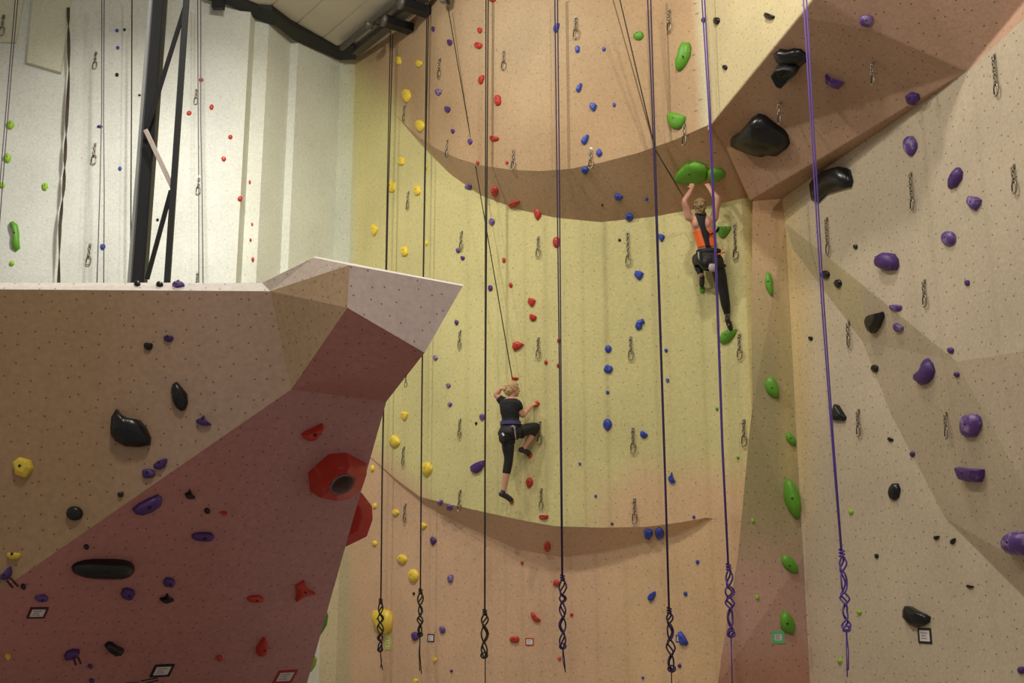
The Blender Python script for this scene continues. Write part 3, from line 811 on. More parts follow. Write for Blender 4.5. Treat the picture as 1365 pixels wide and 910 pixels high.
special(1111, 246, 'black', 'big black rectangular hold at the top corner of the right wall', [(1083, 250), (1090, 240), (1104, 229), (1128, 223), (1134, 226), (1138, 241), (1136, 249), (1124, 252), (1104, 258), (1092, 270), (1085, 268)], depth=.14)
special(1169, 429, 'black', 'black wedge hold with chalky top left of a purple half-moon', [(1159, 424), (1163, 418), (1178, 415), (1180, 421), (1174, 436), (1167, 444), (1161, 441), (1158, 431)], facet=True, depth=.1)
special(1119, 550, 'black', 'black ridged triangular hold touching the brightest purple rope', [(1112, 549), (1115, 538), (1119, 540), (1129, 556), (1127, 561), (1116, 561), (1110, 559)], facet=True)
special(1193, 656, 'black', 'upright black oval hold in the middle of the right wall', [(1188, 650), (1192, 644), (1198, 644), (1201, 652), (1199, 662), (1194, 667), (1188, 665), (1186, 658)])
special(1222, 822, 'black', 'large black notched half-moon hold above the black-framed tag', [(1207, 813), (1210, 807), (1216, 808), (1228, 815), (1235, 818), (1241, 822), (1240, 829), (1232, 834), (1222, 836), (1213, 832), (1207, 824)], depth=.1, bolt=(1218, 820))
special(1113, 106, 'purple', 'purple crescent hold on the roof right of the bright purple rope', [(1101, 98), (1107, 103), (1117, 107), (1126, 109), (1120, 117), (1112, 115), (1102, 109)], facet=True)
special(1275, 237, 'purple', 'purple leaf hold slanting upright near the top right corner', [(1280, 223), (1284, 229), (1283, 238), (1276, 249), (1267, 252), (1267, 244), (1273, 231)])
special(1185, 349, 'purple', 'large purple domed hold high on the right wall', [(1172, 351), (1176, 343), (1186, 337), (1193, 338), (1198, 345), (1199, 354), (1196, 360), (1183, 361), (1174, 357)], depth=.14)
special(1235, 494, 'purple', 'large purple D-shaped hold with a sharp upper tip', [(1238, 477), (1244, 484), (1247, 494), (1244, 504), (1237, 511), (1230, 513), (1222, 506), (1221, 501), (1231, 493), (1236, 485)], facet=False, depth=.09, lean=.0, bolt=False)
special(1296, 632, 'purple', 'wide purple shelf hold with flat top low on the right wall', [(1278, 622), (1290, 624), (1313, 625), (1313, 634), (1310, 642), (1296, 641), (1284, 638)], facet=True, depth=.12)
special(1362, 723, 'lilac', 'purple domed hold with chalk cut by the right edge', [(1344, 722), (1349, 712), (1360, 707), (1376, 712), (1380, 726), (1370, 739), (1352, 738), (1345, 731)], depth=.16)
special(174, 573, 'black', 'large black fin-tipped hold on the tan boulder face', [(149, 573), (150, 556), (157, 545), (162, 552), (171, 557), (188, 560), (196, 570), (202, 583), (201, 593), (186, 596), (168, 595), (155, 588), (149, 580)], depth=.1)
special(240, 528, 'black', 'black leaf-shaped hold upright on the tan boulder face', [(229, 520), (231, 512), (237, 509), (243, 516), (250, 525), (251, 537), (247, 546), (242, 548), (236, 544), (231, 535)], depth=.06)
special(152, 862, 'black', 'black rounded hold with pointed tail low on the maroon overhang', [(139, 859), (144, 854), (150, 855), (157, 860), (165, 864), (161, 870), (152, 871), (144, 866)], depth=.06)
special(196, 671, 'purple', 'long flat purple hold slanting just below the boulder crease', [(176, 678), (184, 671), (197, 664), (211, 658), (216, 664), (214, 671), (202, 680), (188, 685), (180, 683)], depth=.05)
special(10, 768, 'purple', 'purple dart-shaped hold at the left frame edge of the boulder', [(-2, 768), (6, 764), (15, 754), (17, 762), (14, 770), (6, 773), (-1, 771)], depth=.05, facet=True)
special(96, 870, 'purple', 'purple dart-shaped hold with two dark stripes low on the boulder', [(85, 873), (89, 867), (97, 864), (106, 865), (104, 871), (96, 875), (86, 877)], depth=.05)
special(415, 574, 'red', 'red wedge hold with slanting tip above the big faceted volume', [(401, 578), (408, 573), (418, 569), (430, 563), (431, 566), (425, 576), (418, 584), (410, 585), (402, 581)], facet=True, depth=.06)
special(403, 785, 'red', 'red four-pointed star hold on the maroon overhang', [(393, 779), (405, 772), (407, 780), (411, 785), (420, 789), (411, 791), (404, 793), (393, 800), (395, 790)], facet=True, depth=.05)
special(348, 861, 'red', 'red shield-shaped hold above the red-framed tag', [(341, 862), (347, 853), (352, 847), (356, 857), (355, 866), (350, 872), (342, 871)], facet=True, depth=.06)
special(637, 623, 'purple', 'large purple wedge hold left of the lower climber leg', [(646, 613), (646, 620), (641, 628), (634, 631), (629, 628), (628, 622), (636, 617)], facet=True, depth=.07)
special(512, 827, 'yellow', 'biggest yellow hold, double-lobed, behind the knotted first rope', [(500, 820), (503, 813), (513, 811), (522, 815), (524, 824), (523, 838), (517, 845), (507, 843), (505, 834), (500, 828)], depth=.14)
special(691, 461, 'red', 'red half-moon hold above the lower climber head', [(684, 457), (691, 455), (699, 459), (693, 465), (686, 468), (683, 463)], facet=False, depth=.06)
special(714, 822, 'red', 'curved red finger hold low on the tan wall', [(708, 816), (712, 816), (716, 822), (721, 826), (719, 829), (713, 828), (708, 821)])
special(853, 433, 'blue', 'blue C-shaped hold on the yellow wall', [(848, 431), (851, 427), (858, 425), (860, 430), (856, 432), (856, 438), (850, 440), (847, 436)])
special(911, 851, 'blue', 'blue pointed hold beside the purple knotted rope bundle', [(904, 842), (908, 841), (913, 847), (918, 857), (915, 860), (907, 859), (905, 850)])

# faceted red volumes with a round pocket
M_pocket = plain('dusty_pocket', (.20, .12, .11), .6, var=.4, scale=20)
def volume(x, y, rimpts, holec, holer, label, c, n, name='red_volume'):
    """rimpts: pixel outline on the wall; holec: where the round mouth shows"""
    base = [to_plane(a, b, c, n) for a, b in rimpts]
    H = .22
    tc = to_plane(holec[0], holec[1], c + n * H, n)
    R = holer / F * (tc - CAM).length
    tx, ty = wall_frame(c, n)
    bm = bmesh.new()
    B = [bm.verts.new(p - n * .01) for p in base]
    m = len(base)
    cen = sum(base, Vector()) / m
    mid = [bm.verts.new(cen + (p - cen) * .80 + n * H * .62 + (tc - cen - n * H) * .35) for p in base]
    top = []
    for i, p in enumerate(base):
        d = (p - cen); d = (d - n * d.dot(n)).normalized()
        top.append(bm.verts.new(tc + d * R * 1.15))
    inn = [bm.verts.new(tc + (v.co - tc) * .84 - n * .004) for v in top]
    deep = [bm.verts.new(tc + (v.co - tc) * .72 - n * H * .9) for v in top]
    ic = [v.co.copy() for v in inn]; dc = [v.co.copy() for v in deep]
    for A, D in ((B, mid), (mid, top), (top, inn), (inn, deep)):
        for k in range(m):
            j = (k + 1) % m; bm.faces.new((A[k], A[j], D[j], D[k]))
    bm.faces.new(deep); bm.faces.new(B[::-1])
    bmesh.ops.bevel(bm, geom=bm.edges[:], offset=.003, segments=1, affect='EDGES', clamp_overlap=True)
    o = obj(name, bm, HM['red']); tag(o, label, 'climbing volume')
    dv = bmesh.new(); n2 = 24; RR = []
    for sc_, dp in ((1.0, -.001), (.97, .012), (.90, .012), (.86, -.01), (.80, -H * .8)):
        RR.append([dv.verts.new(tc + (tx * math.cos(a) + ty * math.sin(a)) * R * .98 * sc_ + n * dp) for a in [2 * PI * k / n2 for k in range(n2)]])
    for A, D in zip(RR, RR[1:]):
        for k in range(n2):
            j = (k + 1) % n2; dv.faces.new((A[k], A[j], D[j], D[k]))
    dv.faces.new(RR[-1])
    q = obj('pocket', dv, M_pocket, o, True); q['label'] = 'round dusty pocket'
    return o
c, n, _, _ = hitp(448, 634, ('climbing_boulder',))
volume(448, 634, [(410, 630), (438, 605), (462, 603), (490, 618), (482, 642), (464, 658), (440, 662), (413, 656)], (456, 645), 17.5, 'large faceted red volume with a round pocket on the maroon overhang', c, n)
# the one on the hidden flank: only its side shows past the boulder's edge
def side_volume(pix, depth, mat, label, name, thick=.22, cat='climbing volume'):
    A = [P(a, b, depth) for a, b in pix]
    cen = sum(A, Vector()) / len(A)
    bm = bmesh.new()
    f = [bm.verts.new(p) for p in A]
    g = [bm.verts.new(cen + (p - cen) * .72 + Vector((-.03, -thick * .5, 0))) for p in A]
    h = [bm.verts.new(cen + (p - cen) * .85 + Vector((-.03, thick, 0))) for p in A]
    m = len(A)
    for X, Z in ((h, f), (f, g)):
        for k in range(m):
            j = (k + 1) % m; bm.faces.new((X[k], X[j], Z[j], Z[k]))
    bm.faces.new(g); bm.faces.new(h[::-1])
    bmesh.ops.bevel(bm, geom=bm.edges[:], offset=.006, segments=1, affect='EDGES', clamp_overlap=True)
    return tag(obj(name, bm, mat), label, cat)
side_volume([(440, 650), (482, 656), (496, 674), (497, 692), (489, 715), (462, 728), (440, 735)], 8.9, HM['red'], 'faceted red volume on the hidden flank, peeking past the boulder edge', 'red_volume')
side_volume([(415, 805), (434, 808), (438, 820), (436, 833), (428, 846), (412, 848)], 9.3, HM['green'], 'green hold peeking past the lower right boulder edge, upper one', 'climbing_hold', .1, 'climbing hold')
side_volume([(404, 868), (419, 872), (423, 878), (421, 887), (415, 896), (402, 896)], 9.6, HM['lime'], 'bright green hold peeking past the lower right boulder edge, lower one', 'climbing_hold', .1, 'climbing hold')

# label every hold by look, surface and order from the top
groups = {}
for r in REC: groups.setdefault((r[5], r[6]), []).append(r)
for (colr, z), L in groups.items():
    L.sort(key=lambda r: r[2])
    for i, r in enumerate(L):
        o, x, y, sz, kind, _, _, lab = r
        if not lab:
            size = 'tiny' if sz < 8 else 'small' if sz < 13 else 'mid-sized' if sz < 22 else 'large'
            if len(L) == 1: lab = f'only {colr} hold on the {SURF[z]}, {size} and {SHAPE[kind]}'
            elif i == len(L) - 1: lab = f'{size} {SHAPE[kind]} {colr} hold, lowest {colr} one on the {SURF[z]}'
            else: lab = f'{size} {SHAPE[kind]} {colr} hold, {ORD[i+1]} {colr} one down the {SURF[z]}' if i else f'{size} {SHAPE[kind]} {colr} hold, topmost {colr} one on the {SURF[z]}'
        tag(o, lab, 'climbing hold', f'{colr} holds on the {SURF[z]}' if len(L) > 1 else None)

# ---------------------------------------------------------------- quickdraws: hanger, chain links, carabiner
M_draw = plain('worn_chain_steel', (.30, .27, .21), .33, .85, var=.4, scale=60)
def ring(bm, c, a, b, wide, tall, r, n=20, gap=None):
    pts = []
    for k in range(n):
        t = 2 * PI * k / n
        x = math.copysign(abs(math.cos(t)) ** .7, math.cos(t)) * wide; z = math.copysign(abs(math.sin(t)) ** .8, math.sin(t)) * tall
        pts.append(c + a * x + b * z)
    tube(bm, pts, r, 6, closed=True)
def draw_proto(nlinks, loc):
    t = empty('chain_quickdraw', (0, 0, 0), 'x', 'quickdraw')
    X, Y_, Z = Vector((1, 0, 0)), Vector((0, 1, 0)), Vector((0, 0, 1))
    bm = bmesh.new()
    box(bm, Vector((0, .022, 0)), X * .018, Y_ * .003, Z * .026, .002)
    box(bm, Vector((0, .006, -.016)), X * .012, Y_ * .018, Z * .002, .001)
    tube(bm, [Vector((0, .026, .006)), Vector((0, .008, .006))], .008, 6)
    obj('hanger', bm, M_draw, t)
    z = -.012
    for k in range(nlinks):
        bm = bmesh.new(); ring(bm, Vector((0, -.004, z - .022)), X if k % 2 == 0 else Y_, Z, .0130, .0250, .0058)
        obj('link', bm, M_draw, t, True); z -= .037
    bm = bmesh.new(); c = Vector((0, -.004, z - .055))
    pts = [c + X * x + Z * zz for x, zz in ((-.016, .058), (.006, .062), (.026, .050), (.030, .02), (.027, -.03), (.012, -.055), (-.010, -.060), (-.026, -.048), (-.027, -.03))]
    tube(bm, pts, .0078, 8)
    q = obj('carabiner', bm, M_draw, t, True)
    bm = bmesh.new(); tube(bm, [c + X * -.027 + Z * -.03, c + X * -.025 + Z * .025, c + X * -.016 + Z * .056], .0062, 8)
    g = obj('gate', bm, M_darksteel, q, True); g.matrix_parent_inverse = Matrix()
    return t, -z + .117
PROTO = {4: draw_proto(4, None), 8: draw_proto(8, None)}
used = {4: False, 8: False}
DR = """5 22 26 P|128 71 21 P|127 193 26 P|120 327 26 P|262 119 20 P|265 236 23 P|263 364 22 P|
540 142 20 M|587 80 24 U|597 188 22 U|545 257 22 M|616 310 24 M|614 442 23 M|541 499 20 M|614 560 24 M|539 597 24 M|541 673 24 L|614 655 27 M|
672 69 24 U|685 201 26 U|718 317 26 M|718 452 26 M|720 564 28 M|722 653 26 M|768 24 28 U|788 199 26 U|837 310 44 M|841 451 29 M|844 573 31 M|846 667 31 M|
893 15 28 U|913 166 28 U|980 299 47 M|986 448 31 M|992 562 33 M|
1039 135 30 T|1163 81 32 T|1326 75 53 R|1215 232 48 R|1352 222 36 R|1103 292 48 R|1233 375 34 R|1132 429 34 R|1145 548 34 R|1262 551 34 R"""
SPOT = {(5, 22): 'in the top left corner of the pale wall', (128, 71): 'right of the twisted strap, topmost there', (127, 193): 'right of the twisted strap, second down there', (120, 327): 'right of the twisted strap, just above the boulder rim',
        (262, 119): 'right of the steel column, topmost there', (265, 236): 'right of the steel column, second down', (263, 364): 'right of the steel column, half behind the boulder rim',
        (540, 142): 'just above the left tip of the overhang lip', (587, 80): 'between two purple holds near the top of the peach wall', (597, 188): 'crossing the overhang lip left of the third rope', (545, 257): 'between the first two ropes on the yellow wall',
        (616, 310): 'directly above two small purple holds', (614, 442): 'left of the third rope, just right of the boulder prow', (541, 499): 'mostly hidden behind the boulder edge', (614, 560): 'left of the lower climber, level with her hips', (539, 597): 'below a yellow hold between the first two ropes',
        (541, 673): 'lowest one between the first two ropes', (614, 655): 'across the lower lip left of the lower climber', (672, 69): 'high on the peach wall right of the third rope', (685, 201): 'crossing the overhang lip right of the third rope', (718, 317): 'below the big red teardrop hold',
        (718, 452): 'above the lower climber, right of a red half-moon', (720, 564): 'beside the lower climber raised knee', (722, 653): 'right of the lower climber standing foot', (768, 24): 'near the top edge right of the fourth rope', (788, 199): 'above the overhang lip among the blue holds',
        (837, 310): 'long one on the yellow wall left of the fifth rope', (841, 451): 'below the blue C-shaped hold', (844, 573): 'beside the small blue half-moon hold', (846, 667): 'lowest one above the lower lip', (893, 15): 'highest one left of the sixth rope',
        (913, 166): 'below the fat green hold at the lip', (980, 299): 'long one right of the upper climber waist', (986, 448): 'right of the green hold under her right foot', (992, 562): 'lowest one right of the sixth rope',
        (1039, 135): 'on the roof above the huge black hold', (1163, 81): 'in the middle of the roof', (1326, 75): 'longest one near the top right corner', (1215, 232): 'long one below a purple teardrop hold', (1352, 222): 'at the right frame edge', (1103, 292): 'long one touching the brightest purple rope',
        (1233, 375): 'on the right wall above the purple D-shaped hold', (1132, 429): 'left of the black wedge hold', (1145, 548): 'right of the black ridged triangular hold', (1262, 551): 'left of the chalky purple blob hold'}
for row in DR.replace('\n', '').split('|'):
    a = row.split(); x, y, L = map(float, a[:3]); z_ = a[3]
    k = 8 if L >= 44 else 4
    root, L0 = PROTO[k]
    p, n, so, _ = hitp(x, y)
    g = Vector((n.x, n.y, 0)).normalized() if Vector((n.x, n.y, 0)).length > .2 else Vector((0, -1, 0))
    rz = math.atan2(g.x, -g.y)
    A = p + n * .02
    # length along the vertical that fills L pixels
    lo, hi = .05, 1.2
    for _ in range(30):
        m = (lo + hi) / 2
        if proj(A - Vector((0, 0, m)))[1] - y < L: lo = m
        else: hi = m
    sc = lo / L0
    A = p + n * .024 * sc
    if not used[k]:
        used[k] = True; o = root; o.location = A; o.rotation_euler = (0, 0, rz); o.scale = (sc,) * 3
    else: o = dup(root, A, rz, sc)
    tag(o, 'steel chain quickdraw ' + SPOT[int(x), int(y)], 'quickdraw', 'chain quickdraws on the ' + SURF[z_])
for k in PROTO:                               # the first of each kind keeps its parts at its own origin
    for ch in PROTO[k][0].children: ch.matrix_parent_inverse = Matrix()

# ---------------------------------------------------------------- ropes
def rope_path(pts, Y):
    Ys = Y if isinstance(Y, (list, tuple)) else [Y] * len(pts)
    return [P(x, y, yy) for (x, y), yy in zip(pts, Ys)]
def sinnet(x0, y0, x1, y1, Y, mat, parent, r, amp, turns):
    """hitched rope: strands crossing each other in long uneven loops down the bundle"""
    a, b = P(x0, y0, Y), P(x1, y1, Y); n = 26 * turns
    rnd = random.Random(int(x0)); ph = [rnd.uniform(.6, 1.15) for _ in range(turns + 1)]; ln = [rnd.uniform(.7, 1.4) for _ in range(turns)]
    tot = sum(ln)
    def phase(t):                       # uneven loop lengths
        acc = 0
        for i, l in enumerate(ln):
            if t * tot <= acc + l or i == turns - 1: return i + min(1, (t * tot - acc) / l)
            acc += l
    for s in (1, -1, 0):
        pts = []
        for k in range(n + 1):
            t = k / n; c = a + (b - a) * t; q = phase(t); sn = math.sin(PI * q)
            A = amp * ph[min(turns, int(q))]
            if s: w, d = s * A * math.copysign(abs(sn) ** .8, sn), s * .018 * math.cos(PI * q * 2)
            else: w, d = A * .55 * math.sin(PI * q * 1.5 + .7), .03
            pts.append(c + Vector((w + .004 * math.sin(q * 5), -.02 + d, 0)))
        bm = bmesh.new(); tube(bm, pts, r, 7)
        obj('hitched_strand', bm, mat, parent, True)
    bm = bmesh.new(); c = b + Vector((0, -.035, .03))
    pts = [c + Vector((math.cos(t) * amp * .9, .01 * math.sin(2 * t), math.sin(t) * amp * .75)) for t in [2 * PI * k / 20 for k in range(20)]]
    tube(bm, pts, r, 7, closed=True); obj('closing_loop', bm, mat, parent, True)
    bm = bmesh.new(); c = a + Vector((0, -.01, -.02))
    pts = [c + Vector((math.cos(t) * .024, math.sin(t) * .024, t * .005)) for t in [2 * PI * k / 10 for k in range(26)]]
    tube(bm, pts, r, 7); obj('top_wrap', bm, mat, parent, True)
def rope(label, strands, Y, mat, r=.009, bundle=None, tails=(), group='top ropes hanging in front of the curved wall', amp=.045, turns=6):
    t = empty('climbing_rope', P(strands[0][-1][0], strands[0][-1][1], Y if not isinstance(Y, (list, tuple)) else Y[-1]), label, 'rope', group)
    for s in strands:
        bm = bmesh.new(); tube(bm, rope_path(s, Y), r, 7); obj('strand', bm, mat, t, True)
    if bundle: sinnet(*bundle, Y, mat, t, r * 1.2, amp, max(3, round(turns * .65)))
    for s in tails:
        bm = bmesh.new(); tube(bm, rope_path(s, Y), r * .8, 7); obj('tail', bm, mat, t, True)
    return t
rope('first rope from the left over the yellow wall, black, knotted before the biggest yellow hold', [[(520.5, 46), (516, 260), (512, 480), (509, 640), (507.5, 803)], [(523.5, 46), (517.5, 260), (512.8, 480), (509.6, 640), (507.8, 803)]], 18.1, M_rope_black, .0098, (507.5, 803, 507, 868), [[(507, 868), (508.5, 880), (507.5, 890)], [(507, 868), (508, 882), (510, 893)]], turns=7, amp=.042)
rope('second black rope from the left over the yellow wall, passing behind the prow', [[(569.2, -8), (566.5, 200), (564, 365), (561.8, 560), (560.2, 790)], [(571.6, -8), (567.5, 200), (564.6, 365), (562.2, 560), (560.4, 790)]], 17.3, M_rope_black, .0098, (560.5, 790, 560, 848), [[(560, 846), (558.5, 870), (559.5, 894)], [(560, 846), (559.5, 870), (561.8, 898)]], turns=6, amp=.042)
rope('third dark rope, just left of the lower climber, knotted low', [[(647.8, -8), (647.2, 200), (646.8, 400), (646.2, 620), (646, 818)], [(650.8, -8), (649.4, 200), (648, 400), (646.8, 620), (646.4, 818)]], 16.0, M_rope_black, .0098, (646.2, 818, 645.5, 876), [[(646.8, 870), (646.8, 925)]], turns=5, amp=.05)
rope('dark violet rope, fourth one, right of the lower climber', [[(739.5, -8), (742, 200), (744.5, 400), (747, 600), (749, 772)], [(743, -8), (745.3, 200), (747, 400), (748.6, 600), (750, 772)]], 15.3, M_rope_navy, .0095, (749.8, 772, 750, 864), [[(750, 862), (752.5, 880), (753.5, 896)], [(750, 862), (750.5, 880), (753, 892)]], turns=7, amp=.045)
rope('dark violet rope with a long knotted bundle, fifth one, left of the upper climber', [[(863, -8), (870.6, 180), (878, 400), (886.5, 650), (891.5, 816)], [(867.2, -8), (872.8, 180), (879.6, 400), (887.6, 650), (892.3, 816)]], 14.5, M_rope_navy, .0095, (892, 816, 895, 894), [[(895, 890), (895.5, 925)]], turns=6, amp=.05)
rope('violet rope crossing the upper climber back, sixth one', [[(935.2, -8), (945, 150), (953.5, 350), (962.5, 600), (970.6, 758)], [(938.8, -8), (947, 150), (955.2, 350), (963.8, 600), (971.4, 758)]], 13.7, M_rope_violet, .0095, (971, 758, 974, 848), [[(974.5, 848), (976.5, 925)]], turns=7, amp=.048)
rope('brightest violet rope, rightmost, hanging before the beige right wall', [[(1070.5, -8), (1082, 180), (1095, 400), (1110, 600), (1121.5, 740)], [(1074.6, -8), (1085.2, 180), (1098, 400), (1112, 600), (1122.6, 740)]], 11.2, M_rope_bright, .0078, (1122, 740, 1128, 842), [[(1128, 838), (1128.5, 870), (1129.5, 902)], [(1128, 838), (1131, 868), (1131, 893)]], turns=8, amp=.034)
gl = 'thin ropes hanging in front of the pale left wall'
rope('pair of grey-violet strands leaning at the left frame edge', [[(24.5, -8), (15, 100), (7, 200), (-3, 330)], [(21, -8), (12, 100), (3.5, 200), (-7, 330)]], 16.0, M_rope_grey, .0075, group=gl)
rope('grey-violet rope between the twisted strap and the steel column', [[(135.8, -8), (135.5, 150), (133, 260), (128.5, 400)], [(139, -8), (138, 150), (139, 260), (138, 400)]], 16.4, M_rope_grey, .0075, group=gl)
rope('single black rope just left of the steel column', [[(176, -8), (175.5, 120), (174.6, 260), (174, 400)]], 16.7, M_rope_black, .0098, group=gl)
rope('grey rope pair just right of the steel column', [[(263.5, -4), (264.2, 160), (265, 260), (265, 400)], [(267.8, -4), (267.6, 160), (269.5, 260), (271, 400)]], 16.9, M_rope_grey, .0075, group=gl)

# self-retracting belay device at the top edge, its line runs to the lower climber
YD = 16.65
c = P(592, -4, YD)
M_white = plain('off_white_plastic', (.75, .72, .68), .4)
t = empty('belay_device', c, 'white and grey round belay device at the top edge of the picture', 'belay device')
bm = bmesh.new(); tube(bm, [c + Vector((.0, -.08, 0)), c + Vector((0, .08, 0))], .085, 28); obj('housing', bm, plain('grey_plastic', (.25, .25, .25), .4), t)
bm = bmesh.new(); ring_pts = [c + Vector((-.03 + math.cos(a) * .085, -.10, math.sin(a) * .095)) for a in [2 * PI * k / 28 for k in range(28)]]
tube(bm, ring_pts, .020, 8, closed=True); obj('rim_ring', bm, M_white, t, True)
bm = bmesh.new(); tube(bm, [c + Vector((.06, 0, -.07)), c + Vector((.075, 0, -.115))], .026, 12); obj('nozzle', bm, M_darksteel, t)
bm = bmesh.new(); tube(bm, [c + Vector((0, 0, .08)), c + Vector((0, 0, .3))], .02, 10)
tube(bm, [c + Vector((0, 0, .3)), c + Vector((0, .85, .3))], .02, 10); obj('mounting_arm', bm, M_greysteel, t, True)

# ---------------------------------------------------------------- route tags
M_paper = plain('printed_card', (.70, .66, .64), .6)
M_ink = plain('grey_print', (.28, .25, .25), .7)
M_pap2 = plain('yellow_green_card', (.62, .66, .25), .6)
def route_tag(x, y, wpx, col, label, paper=M_paper, aspect=.82, roll=0):
    p, n, so, _ = hitp(x, y); tx, ty = wall_frame(p, n)
    if (proj(p + tx * .1)[0] - proj(p)[0]) < 0: tx = -tx
    if (proj(p + ty * .1)[1] - proj(p)[1]) > 0: ty = -ty
    if roll:
        a = math.radians(roll); tx, ty = tx * math.cos(a) + ty * math.sin(a), ty * math.cos(a) - tx * math.sin(a)
    sx = abs(proj(p + tx * .1)[0] - proj(p)[0]) / .1
    Wd = wpx / sx; Hd = Wd * aspect; o_ = p + n * .004
    t = empty('route_tag', p, label, 'route tag', 'framed route tags on the climbing walls')
    m = plain('tag_frame', col, .5)
    b = Wd * (.2 if col[1] > .4 else .12); bm = bmesh.new()
    for s in (-1, 1):
        box(bm, o_ + ty * s * (Hd - b) / 2, tx * Wd / 2, ty * b / 2, n * .004)
        box(bm, o_ + tx * s * (Wd - b) / 2, tx * b / 2, ty * (Hd / 2 - b), n * .004)
    obj('frame', bm, m, t)
    bm = bmesh.new(); box(bm, o_ - n * .001, tx * (Wd / 2 - b), ty * (Hd / 2 - b), n * .0025)
    card = obj('card', bm, paper, t)
    bm = bmesh.new()
    for k, ln in enumerate((.8, .55, .7)):
        box(bm, o_ + n * .002 + ty * (Hd / 2 - b) * (.5 - k * .5) - tx * (1 - ln) * (Wd / 2 - b) * .5, tx * (Wd / 2 - b) * ln * .8, ty * Hd * .03, n * .0006)
    q = obj('print', bm, M_ink, card)
for a in ((50, 816, 24, (.09, .01, .015), 'maroon-framed tag at the far lower left of the boulder overhang'),
          (216, 893, 26, (.008, .007, .008), 'black-framed tag at the bottom of the maroon overhang'),
          (380, 901, 25, (.38, .02, .03), 'red-framed tag near the lower right corner of the boulder'),
          (574.5, 850, 9, (.05, .02, .05), 'small dark-framed tag right of the second rope knot'),
          (706, 855, 11, (.42, .04, .03), 'red-framed tag right of a red oblong hold'),
          (906, 851, 10, (.03, .04, .25), 'blue-framed tag half hidden behind the fifth rope bundle'),
          (1037, 849, 16.5, (.12, .55, .22), 'green-framed tag beneath the lowest green leaf hold'),
          (1233, 847, 18, (.01, .01, .01), 'black-framed tag under the large notched black hold')):
    route_tag(*a, roll=0)
route_tag(517.5, 855, 9, (.50, .52, .16), 'yellow-green tag under the biggest yellow hold', paper=M_pap2, aspect=1.3)

# tape marks beside some boulder holds
M_tape = plain('dark_maroon_tape', (.07, .012, .02), .6)
def tape(x0, y0, x1, y1, w, label, group, mat=M_tape):
    p, n, so, _ = hitp((x0 + x1) / 2, (y0 + y1) / 2, ('climbing_boulder',))
    a, b = to_plane(x0, y0, p, n), to_plane(x1, y1, p, n)
    d = (b - a).normalized(); s = d.cross(n)
    bm = bmesh.new(); box(bm, (a + b) / 2 + n * .002, d * (b - a).length / 2, s * w / 2, n * .0015)
    tag(obj('tape_strip', bm, mat), label, 'tape', group)
tape(9, 773, 17, 783, .012, 'left maroon tape strip below the dart-shaped hold at the frame edge', 'tape strips on the boulder')
tape(14, 770, 24, 781, .012, 'right maroon tape strip below the dart-shaped hold at the frame edge', 'tape strips on the boulder')
tape(98, 876, 101, 886, .012, 'left maroon tape strip under the low dart-shaped hold', 'tape strips on the boulder')
tape(103, 874, 108, 884, .012, 'right maroon tape strip under the low dart-shaped hold', 'tape strips on the boulder')
tape(188, 907, 210, 903, .010, 'upper dark tape strip at the bottom edge below the black-framed tag', 'tape strips on the boulder', M_bolt)
tape(190, 911, 211, 906, .010, 'lower dark tape strip at the bottom edge below the black-framed tag', 'tape strips on the boulder', M_bolt)
o, so, c, n = make_hold('climbing_hold', 176, 911, 20, 9, 0, 'half', 'black'); tag(o, 'black hold cut by the bottom edge beside two dark tape strips', 'climbing hold')

# ---------------------------------------------------------------- the climbers
M_skin = plain('skin', (.62, .33, .22), .5, var=.06, scale=12)
M_skin2 = plain('skin_warm', (.58, .30, .20), .5, var=.06, scale=12)
M_hair1 = plain('blond_hair', (.52, .36, .17), .7, var=.45, scale=60, bump=.6)
M_hair2 = plain('dark_blond_hair', (.27, .18, .08), .7, var=.6, scale=50, bump=.6)
M_blackfab = plain('black_fabric', (.010, .010, .012), .8, var=.3, scale=40)
M_blackfab2 = plain('black_stretch_fabric', (.008, .008, .009), .6, var=.3, scale=30)
M_orange = plain('bright_orange_fabric', (.95, .17, .035), .6, var=.08)
M_shoe = plain('dark_grey_shoe', (.030, .028, .045), .6, var=.4, scale=50)
M_belt = plain('blue_violet_webbing', (.05, .045, .16), .7, var=.4, scale=50)
M_belt2 = plain('black_webbing', (.012, .012, .014), .7, var=.3, scale=50)
M_strapg = plain('grey_webbing', (.30, .30, .30), .6, var=.4, scale=60)
M_chalk = plain('chalky_pouch', (.42, .38, .36), .8, var=.35, scale=40)
M_lip = plain('lips', (.45, .12, .10), .5); M_eye = plain('eye', (.03, .02, .015), .2)

def cat(p0, p1, p2, p3, t):
    return .5 * ((2 * p1) + (p2 - p0) * t + (2 * p0 - 5 * p1 + 4 * p2 - p3) * t * t + (3 * p1 - p0 - 3 * p2 + p3) * t ** 3)
def limb(bm, pts, rad, k=6, seg=14):
    pts = [Vector(p) for p in pts]; P_, R_ = [], []
    for i in range(len(pts) - 1):
        a = pts[i - 1] if i else pts[0]; d = pts[i + 2] if i + 2 < len(pts) else pts[-1]
        for j in range(k):
            t = j / k; P_.append(cat(a, pts[i], pts[i + 1], d, t)); u = t * t * (3 - 2 * t); R_.append(rad[i] + (rad[i + 1] - rad[i]) * u)
    P_.append(pts[-1]); R_.append(rad[-1])
    d0 = (P_[0] - P_[1]).normalized(); d1 = (P_[-1] - P_[-2]).normalized()
    pre = [(P_[0] + d0 * R_[0] * s, R_[0] * math.sqrt(1 - s * s)) for s in (.95, .7, .35)]
    post = [(P_[-1] + d1 * R_[-1] * s, R_[-1] * math.sqrt(1 - s * s)) for s in (.35, .7, .95)]
    A = [p for p, _ in pre] + P_ + [p for p, _ in post]; B = [r for _, r in pre] + R_ + [r for _, r in post]
    tube(bm, A, B, seg)
